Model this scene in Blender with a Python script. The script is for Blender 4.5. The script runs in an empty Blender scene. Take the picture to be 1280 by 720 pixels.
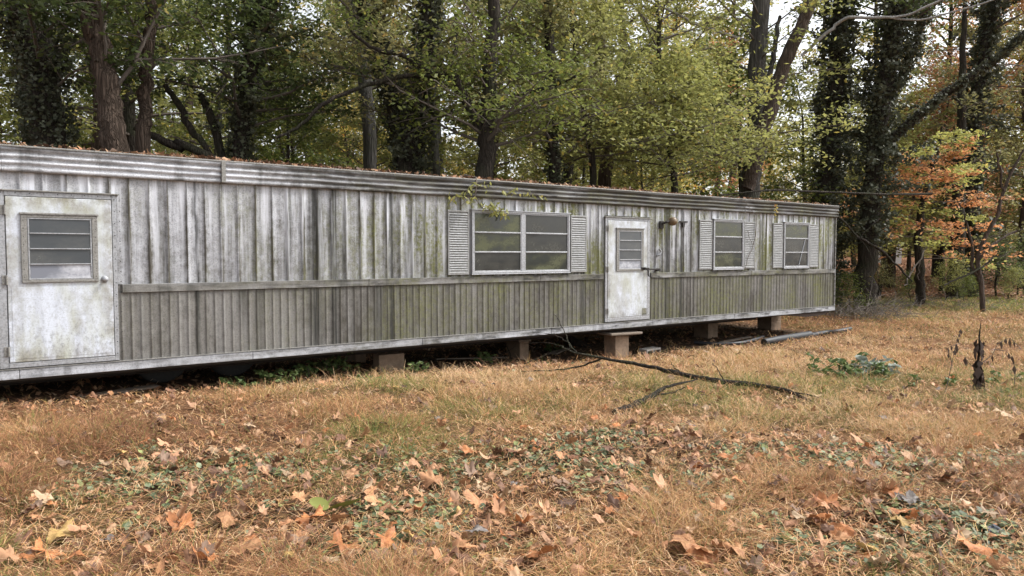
import bpy, math, random
import numpy as np
from mathutils import Vector, Matrix
sc = bpy.context.scene
COL = sc.collection
R = math.radians
F = 924.0; PITCH = math.atan(42/924); EYE = 1.6

# ------------------------------------------------------------------ helpers
def link(name, data=None, parent=None):
    o = bpy.data.objects.new(name, data); COL.objects.link(o)
    if parent is not None: o.parent = parent
    return o
def tag(o, label=None, cat=None, group=None, kind=None):
    if label: o['label'] = label
    if cat: o['category'] = cat
    if group: o['group'] = group
    if kind: o['kind'] = kind
    return o
def thing(name, label, cat, loc=(0,0,0), group=None):
    o = link(name); o.location = loc; o.empty_display_size = .2
    return tag(o, label, cat, group)
def copy_tree(o, parent=None):
    c = o.copy(); COL.objects.link(c)
    if parent is not None: c.parent = parent
    for ch in list(o.children): copy_tree(ch, c)
    return c

def np_mesh(name, V, faces, mat=None, parent=None, tint=None, color=None, smooth=False, loc=None):
    """faces: list of (M,k) int arrays"""
    V = np.asarray(V, dtype=np.float32)
    if loc is not None: V = V - np.asarray(loc, dtype=np.float32)
    me = bpy.data.meshes.new(name)
    fl = [np.asarray(f, dtype=np.int32) for f in faces if len(f)]
    nl = sum(f.size for f in fl); npoly = sum(len(f) for f in fl)
    me.vertices.add(len(V)); me.vertices.foreach_set('co', V.ravel())
    me.loops.add(nl); me.loops.foreach_set('vertex_index', np.concatenate([f.ravel() for f in fl]))
    me.polygons.add(npoly)
    tot = np.concatenate([np.full(len(f), f.shape[1], dtype=np.int32) for f in fl])
    st = np.concatenate([[0], np.cumsum(tot)[:-1]]).astype(np.int32)
    me.polygons.foreach_set('loop_start', st); me.polygons.foreach_set('loop_total', tot)
    if smooth: me.polygons.foreach_set('use_smooth', np.ones(npoly, dtype=bool))
    if tint is not None:
        a = me.attributes.new('tint', 'FLOAT', 'POINT'); a.data.foreach_set('value', np.asarray(tint, dtype=np.float32))
    if color is not None:
        a = me.attributes.new('Col', 'FLOAT_COLOR', 'POINT')
        c4 = np.ones((len(V), 4), dtype=np.float32); c4[:, :3] = color
        a.data.foreach_set('color', c4.ravel())
    me.update(); me.validate(clean_customdata=False)
    if mat: me.materials.append(mat)
    o = link(name, me, parent)
    if loc is not None and parent is None: o.location = loc
    return o

class MB:
    """collects boxes, bars, tubes and prisms into one mesh"""
    def __init__(s): s.V = []; s.F = []
    def add(s, vs, fs):
        n = len(s.V); s.V += [tuple(v) for v in vs]; s.F += [tuple(i+n for i in f) for f in fs]
    def box(s, x0, x1, y0, y1, z0, z1, bev=0.0):
        b = min(bev, (x1-x0)/3, (y1-y0)/3, (z1-z0)/3)
        if b <= 0:
            s.add([(x0,y0,z0),(x1,y0,z0),(x1,y1,z0),(x0,y1,z0),(x0,y0,z1),(x1,y0,z1),(x1,y1,z1),(x0,y1,z1)],
                  [(3,2,1,0),(4,5,6,7),(0,1,5,4),(1,2,6,5),(2,3,7,6),(3,0,4,7)]); return
        import itertools
        V = []; idx = {}
        X = (x0,x1); Y = (y0,y1); Z = (z0,z1)
        for i,j,k in itertools.product((0,1),repeat=3):
            sx = b if i==0 else -b; sy = b if j==0 else -b; sz = b if k==0 else -b
            idx[(i,j,k,'x')] = len(V); V.append((X[i], Y[j]+sy, Z[k]+sz))
            idx[(i,j,k,'y')] = len(V); V.append((X[i]+sx, Y[j], Z[k]+sz))
            idx[(i,j,k,'z')] = len(V); V.append((X[i]+sx, Y[j]+sy, Z[k]))
        Fs = []
        q = [(0,0),(1,0),(1,1),(0,1)]
        for i in (0,1): Fs.append([idx[(i,a,c,'x')] for a,c in q])
        for i in (0,1): Fs.append([idx[(a,i,c,'y')] for a,c in q])
        for i in (0,1): Fs.append([idx[(a,c,i,'z')] for a,c in q])
        for a in (0,1):
            for c in (0,1):
                Fs.append([idx[(0,a,c,'y')],idx[(1,a,c,'y')],idx[(1,a,c,'z')],idx[(0,a,c,'z')]])
                Fs.append([idx[(a,0,c,'x')],idx[(a,1,c,'x')],idx[(a,1,c,'z')],idx[(a,0,c,'z')]])
                Fs.append([idx[(a,c,0,'x')],idx[(a,c,1,'x')],idx[(a,c,1,'y')],idx[(a,c,0,'y')]])
        for i,j,k in itertools.product((0,1),repeat=3): Fs.append([idx[(i,j,k,'x')],idx[(i,j,k,'y')],idx[(i,j,k,'z')]])
        s.add(V, Fs)
    def tube(s, pts, rad, n=8, cap=True, jag=0.0, rng=None):
        P = [Vector(p) for p in pts]
        if not hasattr(rad, '__len__'): rad = [rad]*len(P)
        base = len(s.V); up = None
        for i, p in enumerate(P):
            t = (P[min(i+1,len(P)-1)] - P[max(i-1,0)])
            if t.length < 1e-9: t = Vector((0,0,1))
            t.normalize()
            if up is None:
                up = Vector((0,0,1)) if abs(t.z) < .9 else Vector((1,0,0))
            a = t.cross(up)
            if a.length < 1e-6: a = t.orthogonal()
            a.normalize(); b = a.cross(t).normalized(); up = b
            for k in range(n):
                th = 2*math.pi*k/n
                rr = rad[i]*(1 + (rng.uniform(-jag, jag) if rng else 0))
                s.V.append(tuple(p + a*math.cos(th)*rr + b*math.sin(th)*rr))
        for i in range(len(P)-1):
            for k in range(n):
                k2 = (k+1) % n
                s.F.append((base+i*n+k, base+i*n+k2, base+(i+1)*n+k2, base+(i+1)*n+k))
        if cap:
            s.F.append(tuple(base+k for k in range(n)))
            s.F.append(tuple(base+(len(P)-1)*n+k for k in reversed(range(n))))
    def build(s, name, mat, parent=None, smooth=False, loc=None, recalc=True):
        me = bpy.data.meshes.new(name)
        V = s.V if loc is None else [(v[0]-loc[0], v[1]-loc[1], v[2]-loc[2]) for v in s.V]
        me.from_pydata(V, [], s.F); me.update()
        if recalc:
            import bmesh
            bm = bmesh.new(); bm.from_mesh(me); bmesh.ops.recalc_face_normals(bm, faces=bm.faces); bm.to_mesh(me); bm.free()
        if smooth:
            me.polygons.foreach_set('use_smooth', [True]*len(me.polygons))
        if mat: me.materials.append(mat)
        o = link(name, me, parent)
        if loc is not None and parent is None: o.location = loc
        return o

# value noise, vectorised
_rs = np.random.RandomState(7); _T = _rs.rand(256, 256)
def vnoise(x, y, sc_=1.0, off=0):
    x = np.asarray(x, dtype=float)*sc_ + off*17.3; y = np.asarray(y, dtype=float)*sc_ + off*9.1
    xi = np.floor(x).astype(int); yi = np.floor(y).astype(int); fx = x-xi; fy = y-yi
    fx = fx*fx*(3-2*fx); fy = fy*fy*(3-2*fy)
    g = lambda a, b: _T[a & 255, b & 255]
    return (g(xi,yi)*(1-fx)+g(xi+1,yi)*fx)*(1-fy) + (g(xi,yi+1)*(1-fx)+g(xi+1,yi+1)*fx)*fy
def fbm(x, y, s, off=0, oct=3):
    v = 0; a = 1; t = 0
    for i in range(oct): v = v + a*vnoise(x, y, s*2**i, off+i*3); t += a; a *= .5
    return v/t
def sstep(a, b, x):
    t = np.clip((x-a)/(b-a), 0, 1); return t*t*(3-2*t)

# ------------------------------------------------------------------ camera rays (survey of the photograph)
def ray(x, y):
    a = (x-640)/F; b = (360-y)/F
    return Vector((a, math.cos(PITCH)+b*math.sin(PITCH), -math.sin(PITCH)+b*math.cos(PITCH)))
def at(x, y, D):
    r = ray(x, y); return Vector((r.x/r.y*D, D, EYE + r.z/r.y*D))
FX, FY, FDX, FDY = -5.33, 7.7, .7995, .6006        # the trailer's long wall on the ground
def fu(x, y):                                        # pixel -> (along wall, height)
    r = ray(x, y); k = r.x/r.y
    u = (k*FY-FX)/(FDX-k*FDY); D = FY+u*FDY
    return u, EYE+r.z/r.y*D
def to_local(x, y):                                  # world -> wall coordinates
    return (x-FX)*FDX+(y-FY)*FDY, -(x-FX)*FDY+(y-FY)*FDX
def to_world(u, v, z=0): return Vector((FX+u*FDX-v*FDY, FY+u*FDY+v*FDX, z))

def ground_z(x, y):
    x = np.asarray(x, dtype=float); y = np.asarray(y, dtype=float)
    z = 1.1*sstep(22, 62, y) + .02*np.maximum(y-62, 0)
    z = z - .20*sstep(8, 14, y)*(1-sstep(19, 26, y))
    uu, vv = to_local(x, y)
    z = z - .06*sstep(-1.3, -.2, vv)*sstep(5.5, 3.6, vv)*sstep(18, 15.5, uu)*sstep(-.5, 2.5, uu)
    z = z + (fbm(x, y, .55, 1)-.5)*.09 + (fbm(x, y, 2.3, 5)-.5)*.05*sstep(60, 20, y)
    return z
def gz(x, y): return float(ground_z(x, y))
def atg(x, y, h=0.):                                 # pixel -> point on the ground (or h above it)
    D = 10.
    r = ray(x, y)
    for _ in range(40):
        D2 = (EYE-h-gz(r.x/r.y*D, D))/(-r.z/r.y)
        D = D*.5+D2*.5
    return Vector((r.x/r.y*D, D, gz(r.x/r.y*D, D)+h))

# ------------------------------------------------------------------ materials
def new_mat(name):
    m = bpy.data.materials.new(name); m.use_nodes = True; nt = m.node_tree; nt.nodes.clear()
    out = nt.nodes.new('ShaderNodeOutputMaterial')
    return m, nt, out
def N(nt, t, **kw):
    n = nt.nodes.new(t)
    for k, v in kw.items(): setattr(n, k, v)
    return n
def L(nt, a, b): nt.links.new(a, b)
def noise(nt, vec, scale, detail=4, rough=.55, lo=.3, hi=.7):
    n = N(nt, 'ShaderNodeTexNoise'); n.inputs['Scale'].default_value = scale
    n.inputs['Detail'].default_value = detail; n.inputs['Roughness'].default_value = rough
    if vec is not None: L(nt, vec, n.inputs['Vector'])
    m = N(nt, 'ShaderNodeMapRange'); m.inputs['From Min'].default_value = lo; m.inputs['From Max'].default_value = hi
    L(nt, n.outputs['Fac'], m.inputs['Value']); return m.outputs['Result']
def mapping(nt, vec, scale=(1,1,1), loc=(0,0,0)):
    m = N(nt, 'ShaderNodeMapping'); m.inputs['Scale'].default_value = scale; m.inputs['Location'].default_value = loc
    L(nt, vec, m.inputs['Vector']); return m.outputs['Vector']
def mix(nt, fac, a, b, mode='MIX'):
    m = N(nt, 'ShaderNodeMix', data_type='RGBA', blend_type=mode)
    for s, v in ((0, fac), (6, a), (7, b)):
        if isinstance(v, (int, float)): m.inputs[s].default_value = v
        elif isinstance(v, (tuple, list)): m.inputs[s].default_value = (*v, 1)
        else: L(nt, v, m.inputs[s])
    return m.outputs[2]
def mth(nt, op, a, b=None, clamp=False):
    m = N(nt, 'ShaderNodeMath', operation=op, use_clamp=clamp)
    for i, v in enumerate((a, b)):
        if v is None: continue
        if isinstance(v, (int, float)): m.inputs[i].default_value = v
        else: L(nt, v, m.inputs[i])
    return m.outputs[0]
def maprange(nt, v, a, b, c=0, d=1):
    m = N(nt, 'ShaderNodeMapRange')
    m.inputs[1].default_value = a; m.inputs[2].default_value = b; m.inputs[3].default_value = c; m.inputs[4].default_value = d
    L(nt, v, m.inputs[0]); return m.outputs[0]
def bsdf(nt, out, color, rough=.6, metal=0., spec=.5, bump=None, bstr=.3, bdist=.01):
    b = N(nt, 'ShaderNodeBsdfPrincipled')
    for k, v in (('Base Color', color), ('Roughness', rough), ('Metallic', metal), ('Specular IOR Level', spec)):
        if isinstance(v, (int, float)): b.inputs[k].default_value = v
        elif isinstance(v, tuple): b.inputs[k].default_value = (*v, 1)
        else: L(nt, v, b.inputs[k])
    if bump is not None:
        bp = N(nt, 'ShaderNodeBump'); bp.inputs['Strength'].default_value = bstr; bp.inputs['Distance'].default_value = bdist
        L(nt, bump, bp.inputs['Height']); L(nt, bp.outputs['Normal'], b.inputs['Normal'])
    L(nt, b.outputs[0], out.inputs['Surface']); return b

def mat_leaf(name, ca, cb, cc=None, ccp=.8, trans=.35, rough=.55):
    """leaf colour between ca and cb by the leaf's own tint, a share of leaves turned to cc"""
    m, nt, out = new_mat(name)
    at_ = N(nt, 'ShaderNodeAttribute', attribute_name='tint')
    oi = N(nt, 'ShaderNodeObjectInfo')
    t = mth(nt, 'ADD', at_.outputs['Fac'], mth(nt, 'MULTIPLY', mth(nt, 'SUBTRACT', oi.outputs['Random'], .5), .35), True)
    c = mix(nt, t, ca, cb)
    if cc is not None:
        c = mix(nt, maprange(nt, at_.outputs['Fac'], ccp, min(ccp+.08, 1.0)), c, cc)
    p = N(nt, 'ShaderNodeBsdfPrincipled'); L(nt, c, p.inputs['Base Color'])
    p.inputs['Roughness'].default_value = rough; p.inputs['Specular IOR Level'].default_value = .3
    tr = N(nt, 'ShaderNodeBsdfTranslucent'); L(nt, c, tr.inputs['Color'])
    ms = N(nt, 'ShaderNodeMixShader'); ms.inputs[0].default_value = trans
    L(nt, p.outputs[0], ms.inputs[1]); L(nt, tr.outputs[0], ms.inputs[2]); L(nt, ms.outputs[0], out.inputs['Surface'])
    return m
def mat_attr(name, trans=.0, rough=.75, spec=.2, vein=False):
    m, nt, out = new_mat(name)
    at_ = N(nt, 'ShaderNodeAttribute', attribute_name='Col')
    c = at_.outputs['Color']
    if vein:
        tc = N(nt, 'ShaderNodeTexCoord')
        c = mix(nt, mth(nt, 'MULTIPLY', noise(nt, tc.outputs['Object'], 45, 3), .4), c, (.1, .055, .03))
    p = N(nt, 'ShaderNodeBsdfPrincipled'); L(nt, c, p.inputs['Base Color'])
    p.inputs['Roughness'].default_value = rough; p.inputs['Specular IOR Level'].default_value = spec
    if trans > 0:
        tr = N(nt, 'ShaderNodeBsdfTranslucent'); L(nt, c, tr.inputs['Color'])
        ms = N(nt, 'ShaderNodeMixShader'); ms.inputs[0].default_value = trans
        L(nt, p.outputs[0], ms.inputs[1]); L(nt, tr.outputs[0], ms.inputs[2]); L(nt, ms.outputs[0], out.inputs['Surface'])
    else: L(nt, p.outputs[0], out.inputs['Surface'])
    return m
def mat_bark(name, c1, c2, scale=1.0, moss=None, furrow=1.0):
    m, nt, out = new_mat(name)
    tc = N(nt, 'ShaderNodeTexCoord')
    v = mapping(nt, tc.outputs['Object'], (11*scale, 11*scale, .9*scale))
    a = noise(nt, v, 1.6, 6, .65, .35, .65)
    vo = N(nt, 'ShaderNodeTexVoronoi', feature='DISTANCE_TO_EDGE'); vo.inputs['Scale'].default_value = 1.5
    dv = N(nt, 'ShaderNodeTexNoise'); dv.inputs['Scale'].default_value = 2; L(nt, v, dv.inputs['Vector'])
    vv = N(nt, 'ShaderNodeVectorMath', operation='ADD'); L(nt, v, vv.inputs[0]); L(nt, dv.outputs['Color'], vv.inputs[1])
    L(nt, vv.outputs[0], vo.inputs['Vector'])
    e = maprange(nt, vo.outputs['Distance'], 0, .22)
    c = mix(nt, a, c1, c2)
    c = mix(nt, mth(nt, 'MULTIPLY', mth(nt, 'SUBTRACT', 1.0, e), .55*furrow), c, tuple(x*.35 for x in c1))
    if moss is not None:
        c = mix(nt, mth(nt, 'MULTIPLY', noise(nt, tc.outputs['Object'], 1.7, 5, .6, .45, .7), .6), c, moss)
    h = mth(nt, 'ADD', mth(nt, 'MULTIPLY', e, furrow), mth(nt, 'MULTIPLY', a, .5))
    bsdf(nt, out, c, .9, 0, .15, h, .9, .035)
    return m
def mat_simple(name, c, rough=.6, metal=0., var=.25, scale=8., dirt=(.06,.055,.045), dirtamt=.4, bump=.2, bdist=.004):
    m, nt, out = new_mat(name)
    tc = N(nt, 'ShaderNodeTexCoord')
    a = noise(nt, tc.outputs['Object'], scale, 5, .6)
    b = noise(nt, tc.outputs['Object'], scale*4.3, 4, .6, .42, .68)
    col = mix(nt, mth(nt, 'MULTIPLY', a, var), c, tuple(x*.55 for x in c))
    col = mix(nt, mth(nt, 'MULTIPLY', b, dirtamt), col, dirt)
    bsdf(nt, out, col, rough, metal, .4, b, bump, bdist)
    return m
# ------------------------------------------------------------------ trailer materials
def mat_siding(name, base, grime, pan, moss_amt=.5, grime_amt=.7, seed=0., horiz=False, whites=.6, darkright=0.):
    """painted aluminium sheet with per-pan fading, rain streaks, mildew and lichen; x along the wall, z up"""
    m, nt, out = new_mat(name)
    tc = N(nt, 'ShaderNodeTexCoord'); P = tc.outputs['Object']
    sx = N(nt, 'ShaderNodeSeparateXYZ'); L(nt, P, sx.inputs[0])
    fl = mth(nt, 'FLOOR', mth(nt, 'DIVIDE', sx.outputs[0], pan))
    wn = N(nt, 'ShaderNodeTexWhiteNoise', noise_dimensions='1D'); L(nt, mth(nt, 'ADD', fl, seed), wn.inputs['W'])
    st = (10, 10, .28) if not horiz else (.7, 7, 16)
    s1 = noise(nt, mapping(nt, P, st, (seed, 0, 0)), 1.0, 6, .62, .34, .66)
    s2 = noise(nt, mapping(nt, P, tuple(x*3.2 for x in st), (seed*2, 3, 0)), 1.0, 5, .6, .38, .66)
    big = noise(nt, mapping(nt, P, (.5, .5, .6), (seed, 1, 2)), 1.0, 4, .5, .35, .65)
    mid = noise(nt, mapping(nt, P, (1, 1, 1), (seed*1.3, 5, 2)), 3.2, 6, .65, .4, .66)
    spk = noise(nt, P, 70, 4, .7, .47, .66)
    edge = maprange(nt, mth(nt, 'ABSOLUTE', mth(nt, 'SUBTRACT', mth(nt, 'FRACT', mth(nt, 'DIVIDE', sx.outputs[0], pan)), .5)), .30, .5)
    iso = noise(nt, mapping(nt, P, (1, 1, .8), (seed, 7, 3)), 13, 6, .7, .38, .64)
    g = mth(nt, 'ADD', mth(nt, 'MULTIPLY', s1, .36), mth(nt, 'MULTIPLY', s2, .08))
    g = mth(nt, 'ADD', g, mth(nt, 'MULTIPLY', iso, .36))
    if horiz: g = mth(nt, 'ADD', g, mth(nt, 'MULTIPLY', s1, .3))
    if not horiz: g = mth(nt, 'ADD', g, mth(nt, 'ADD', mth(nt, 'ADD', maprange(nt, sx.outputs[0], .9, 1.4, -.22, 0), maprange(nt, sx.outputs[0], 2.5, 4.5, -.10, .08)), maprange(nt, sx.outputs[2], 2.45, 1.5, -.30, .16)))
    g = mth(nt, 'ADD', g, mth(nt, 'MULTIPLY', mth(nt, 'SUBTRACT', wn.outputs[0], .5), .26))
    g = mth(nt, 'ADD', g, mth(nt, 'MULTIPLY', mth(nt, 'SUBTRACT', big, .5), .5))
    seam = maprange(nt, mth(nt, 'ABSOLUTE', mth(nt, 'SUBTRACT', mth(nt, 'FRACT', mth(nt, 'DIVIDE', sx.outputs[0], pan)), .5)), .435, .485)
    g = mth(nt, 'ADD', g, mth(nt, 'MULTIPLY', mth(nt, 'MULTIPLY', edge, maprange(nt, s1, 0, 1, .25, 1.4)), .42 if not horiz else 0.))
    g = mth(nt, 'ADD', g, mth(nt, 'MULTIPLY', seam, .30 if not horiz else 0.))
    g = mth(nt, 'ADD', g, mth(nt, 'MULTIPLY', mth(nt, 'SUBTRACT', mid, .5), .25))
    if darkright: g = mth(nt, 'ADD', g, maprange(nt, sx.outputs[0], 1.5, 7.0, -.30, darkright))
    g = mth(nt, 'ADD', mth(nt, 'MULTIPLY', mth(nt, 'SUBTRACT', g, .5), 1.15), .47)
    g = mth(nt, 'MULTIPLY', g, grime_amt, True)
    c = mix(nt, g, base, grime)
    # lichen tint
    lic = mth(nt, 'MULTIPLY', noise(nt, mapping(nt, P, (1.6, 1.6, .8), (seed, 8, 1)), 1.0, 5, .6, .42, .68), noise(nt, P, 16, 4, .7, .35, .65))
    lr = maprange(nt, sx.outputs[0], 1.8, 6, .2, 1.3)
    c = mix(nt, mth(nt, 'MULTIPLY', mth(nt, 'MULTIPLY', lic, lr), moss_amt, True), c, (.135, .14, .05))
    # black mildew streaks
    bl = noise(nt, mapping(nt, P, (4.5, 4.5, .28), (seed*3, 2, 0)), 1.0, 5, .6, .54, .70)
    c = mix(nt, mth(nt, 'MULTIPLY', bl, .75), c, (.035, .035, .03))
    c = mix(nt, mth(nt, 'MULTIPLY', spk, .45), c, tuple(x*.5 for x in grime))
    # bare washed patches
    wh = noise(nt, mapping(nt, P, (11, 11, .55) if not horiz else (.8, 3, 6), (seed*1.7, 9, 4)), 1.0, 5, .6, .50, .66)
    if not horiz: wh = mth(nt, 'MULTIPLY', wh, maprange(nt, sx.outputs[2], 1.3, 2.35, .35, 1.25), True)
    c = mix(nt, mth(nt, 'MULTIPLY', wh, whites), c, (.60, .62, .67))
    if not horiz:
        # two long black runs from a leak in the cornice
        for uc, wd in ((3.42, .06), (3.70, .045), (1.95, .02), (4.55, .03), (8.2, .03), (10.30, .05), (10.72, .03), (13.3, .03)):
            rn = maprange(nt, mth(nt, 'ABSOLUTE', mth(nt, 'SUBTRACT', mth(nt, 'ADD', sx.outputs[0], mth(nt, 'MULTIPLY', mid, .03)), uc)), wd*2, wd*.3)
            c = mix(nt, mth(nt, 'MULTIPLY', mth(nt, 'MULTIPLY', rn, maprange(nt, s2, 0, .7, .45, 1)), .95), c, (.022, .022, .02))
    else:
        mo = noise(nt, mapping(nt, P, (2.2, 2.2, 9), (seed, 4, 4)), 1.0, 7, .68, .49, .62)
        c = mix(nt, mth(nt, 'MULTIPLY', mth(nt, 'MULTIPLY', mo, maprange(nt, sx.outputs[0], 1, 7, .45, 1)), .85), c, (.03, .029, .027))
        tp = mth(nt, 'MULTIPLY', maprange(nt, sx.outputs[2], 2.64, 2.71), noise(nt, mapping(nt, P, (1.6, 1, 3), (seed, 2, 7)), 1.0, 6, .65, .35, .6))
        c = mix(nt, mth(nt, 'MULTIPLY', tp, .8), c, (.03, .028, .026))
    bsdf(nt, out, c, .6, 0.0, .25, mth(nt, 'ADD', mth(nt, 'MULTIPLY', mid, 2.0), spk), .22, .004)
    return m
def mat_door(name, seed, amt, xc=0., zc=1.3):
    m, nt, out = new_mat(name)
    tc = N(nt, 'ShaderNodeTexCoord'); P = tc.outputs['Object']
    a = noise(nt, mapping(nt, P, (4, 4, 1.2), (seed, 0, 0)), 1, 6, .65, .45, .7)
    b = noise(nt, mapping(nt, P, (2.2, 2, 2.2), (0, seed, 0)), 1.4, 6, .6, .5, .62)
    s = noise(nt, P, 55, 5, .7, .5, .66)
    k = noise(nt, mapping(nt, P, (14, 14, 3), (seed, 3, 0)), 1, 5, .6, .5, .75)
    c = mix(nt, mth(nt, 'MULTIPLY', k, .5*amt), (.56, .60, .67), (.32, .34, .38))
    c = mix(nt, mth(nt, 'MULTIPLY', b, .5*amt), c, (.24, .225, .165))
    c = mix(nt, mth(nt, 'MULTIPLY', a, .55*amt), c, (.34, .345, .17))
    sx = N(nt, 'ShaderNodeSeparateXYZ'); L(nt, P, sx.inputs[0])
    ex = mth(nt, 'MAXIMUM', maprange(nt, mth(nt, 'ABSOLUTE', mth(nt, 'SUBTRACT', sx.outputs[0], xc)), .33, .50), maprange(nt, mth(nt, 'ABSOLUTE', mth(nt, 'SUBTRACT', sx.outputs[2], 1.33)), .66, .88))
    e2 = noise(nt, mapping(nt, P, (3, 3, 2), (seed, seed, 0)), 2.2, 7, .7, .42, .58)
    c = mix(nt, mth(nt, 'MULTIPLY', mth(nt, 'MULTIPLY', ex, e2), .75*amt), c, (.17, .15, .11))
    s3 = noise(nt, mapping(nt, P, (1, 1, .6), (seed, 1, 0)), 26, 7, .75, .5, .62)
    lowz = maprange(nt, sx.outputs[2], 1.35, .6, 0, 1)
    c = mix(nt, mth(nt, 'MULTIPLY', mth(nt, 'MULTIPLY', s3, lowz), .5*amt), c, (.13, .13, .125))
    c = mix(nt, mth(nt, 'MULTIPLY', s, .35*amt), c, (.12, .12, .10))
    bsdf(nt, out, c, .5, 0, .4, s, .15, .002)
    return m
def mat_pane(name, seed, dirt, dirt_refl_col, base=(.012, .014, .013)):  # patch colour: dirt, and on the green panes a painted reflection of trees
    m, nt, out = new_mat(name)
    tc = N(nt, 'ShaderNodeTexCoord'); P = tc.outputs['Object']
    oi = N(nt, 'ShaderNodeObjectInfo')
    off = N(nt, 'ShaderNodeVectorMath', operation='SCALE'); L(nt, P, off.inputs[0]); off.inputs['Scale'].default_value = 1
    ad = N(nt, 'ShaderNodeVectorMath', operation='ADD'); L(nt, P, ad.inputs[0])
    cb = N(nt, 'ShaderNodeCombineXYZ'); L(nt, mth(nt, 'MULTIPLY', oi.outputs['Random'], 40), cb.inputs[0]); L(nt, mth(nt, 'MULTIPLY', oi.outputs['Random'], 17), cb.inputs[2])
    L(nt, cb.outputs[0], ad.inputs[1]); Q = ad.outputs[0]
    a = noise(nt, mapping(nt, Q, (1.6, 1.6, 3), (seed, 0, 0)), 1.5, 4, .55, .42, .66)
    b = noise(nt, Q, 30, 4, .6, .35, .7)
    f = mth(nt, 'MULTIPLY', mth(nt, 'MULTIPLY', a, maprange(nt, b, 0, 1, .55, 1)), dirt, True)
    c = mix(nt, f, base, dirt_refl_col)
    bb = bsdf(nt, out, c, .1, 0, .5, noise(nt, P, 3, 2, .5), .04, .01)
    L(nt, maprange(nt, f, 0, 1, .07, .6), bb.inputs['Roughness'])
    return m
M = {}
M['upper'] = mat_siding('upper_siding', (.39,.40,.43), (.070,.065,.053), .2035, 1.8, 1.2, 3., whites=.8)
M['lower'] = mat_siding('lower_siding', (.19,.183,.172), (.06,.055,.046), .1018, 1.0, 1.05, 11., whites=.15)
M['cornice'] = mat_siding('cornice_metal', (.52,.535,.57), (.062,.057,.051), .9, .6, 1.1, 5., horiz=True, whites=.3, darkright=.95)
M['rail'] = mat_siding('rail_metal', (.22,.215,.205), (.085,.08,.068), 1.3, .9, .95, 9., horiz=True, whites=.2)
M['sill'] = mat_siding('sill_metal', (.44,.455,.49), (.15,.147,.14), 1.3, .3, .9, 21., horiz=True, whites=.3)
M['door1'] = mat_door('door_paint_old', 1.0, 1.0, .545)
M['door2'] = mat_door('door_paint_white', 4.0, .85, 9.235)
M['frame'] = mat_simple('aluminium_frame', (.40,.415,.44), .42, .35, .4, 12, (.12,.115,.10), .55)
M['frame_dark'] = mat_simple('weathered_frame', (.27,.265,.25), .6, .1, .5, 12, (.07,.065,.05), .6)
M['shutter'] = mat_simple('shutter_paint', (.30,.305,.31), .6, 0, .5, 6, (.12,.12,.09), .55)
M['pane'] = mat_pane('dark_glass_reflection', 0, .85, (.085,.092,.03), (.022,.025,.020))  # yellow-green patches paint the reflected trees into the glass colour
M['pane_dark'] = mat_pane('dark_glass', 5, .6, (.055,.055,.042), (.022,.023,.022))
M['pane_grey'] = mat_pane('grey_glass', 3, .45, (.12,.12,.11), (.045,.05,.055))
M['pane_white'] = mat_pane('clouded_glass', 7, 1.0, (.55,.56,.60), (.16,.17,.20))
M['underside'] = mat_simple('underside_board', (.05,.045,.04), .9)
M['steel'] = mat_simple('rusty_steel', (.07,.05,.04), .8, .2)
M['rubber'] = mat_simple('old_rubber', (.03,.03,.03), .8)
M['roof'] = mat_simple('roof_metal', (.25,.245,.235), .7, 0, .5, 2, (.06,.06,.04), .7)
M['black_iron'] = mat_simple('black_iron', (.03,.028,.027), .6, .3)
M['brown_glass'] = mat_simple('brown_lamp_glass', (.16,.11,.06), .35)
M['inner_edge'] = mat_simple('rubber_gasket', (.03,.03,.03), .7)

# ------------------------------------------------------------------ the mobile home
ZB, ZT = .283, 2.727
U0, U1 = -2.3, 16.16
th_ = math.atan2(FDY, FDX)
home = thing('mobile_home', 'long weathered white and grey aluminium mobile home streaked with green mildew, raised on block piers', 'mobile home', (FX, FY, 0))
home.rotation_euler = (0, 0, th_)
rg = random.Random(5)
D1 = (.0, 1.09); D2 = (8.67, 9.83)       # outer edges of the two doors
def ribbed(name, pan, ribw, ribh, z0, z1, spans, mat, seed, groove=False):
    """vertical standing seams: profile along x, rows along z with slight dents"""
    rr = random.Random(seed); V = []; Fs = []
    for (a, b) in spans:
        xs = []
        k0 = math.floor(a/pan); k1 = math.ceil(b/pan)
        prof = []
        for k in range(k0, k1+1):
            x = k*pan + (rr.uniform(-.012, .012) if pan > .15 else 0)
            for dx, h in ((-ribw/2, 0), (-ribw/4, ribh), (ribw/4, ribh), (ribw/2, 0), (pan*.3, -.0015), (pan*.62, .001)):
                xx = x+dx
                if a <= xx <= b: prof.append((xx, h))
        prof = [(a, 0)] + prof + [(b, 0)]
        nz = 9; base = len(V)
        for i in range(nz):
            z = z0+(z1-z0)*i/(nz-1)
            for (x, h) in prof:
                w = (math.sin(x*3.1+z*2)+math.sin(x*7.7-z*5))*.0016
                V.append((x, -h-.004-w, z))
        n = len(prof)
        for i in range(nz-1):
            for j in range(n-1):
                Fs.append((base+i*n+j, base+i*n+j+1, base+(i+1)*n+j+1, base+(i+1)*n+j))
    o = np_mesh(name, V, [np.array(Fs)], mat, home)
    return o
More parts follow.
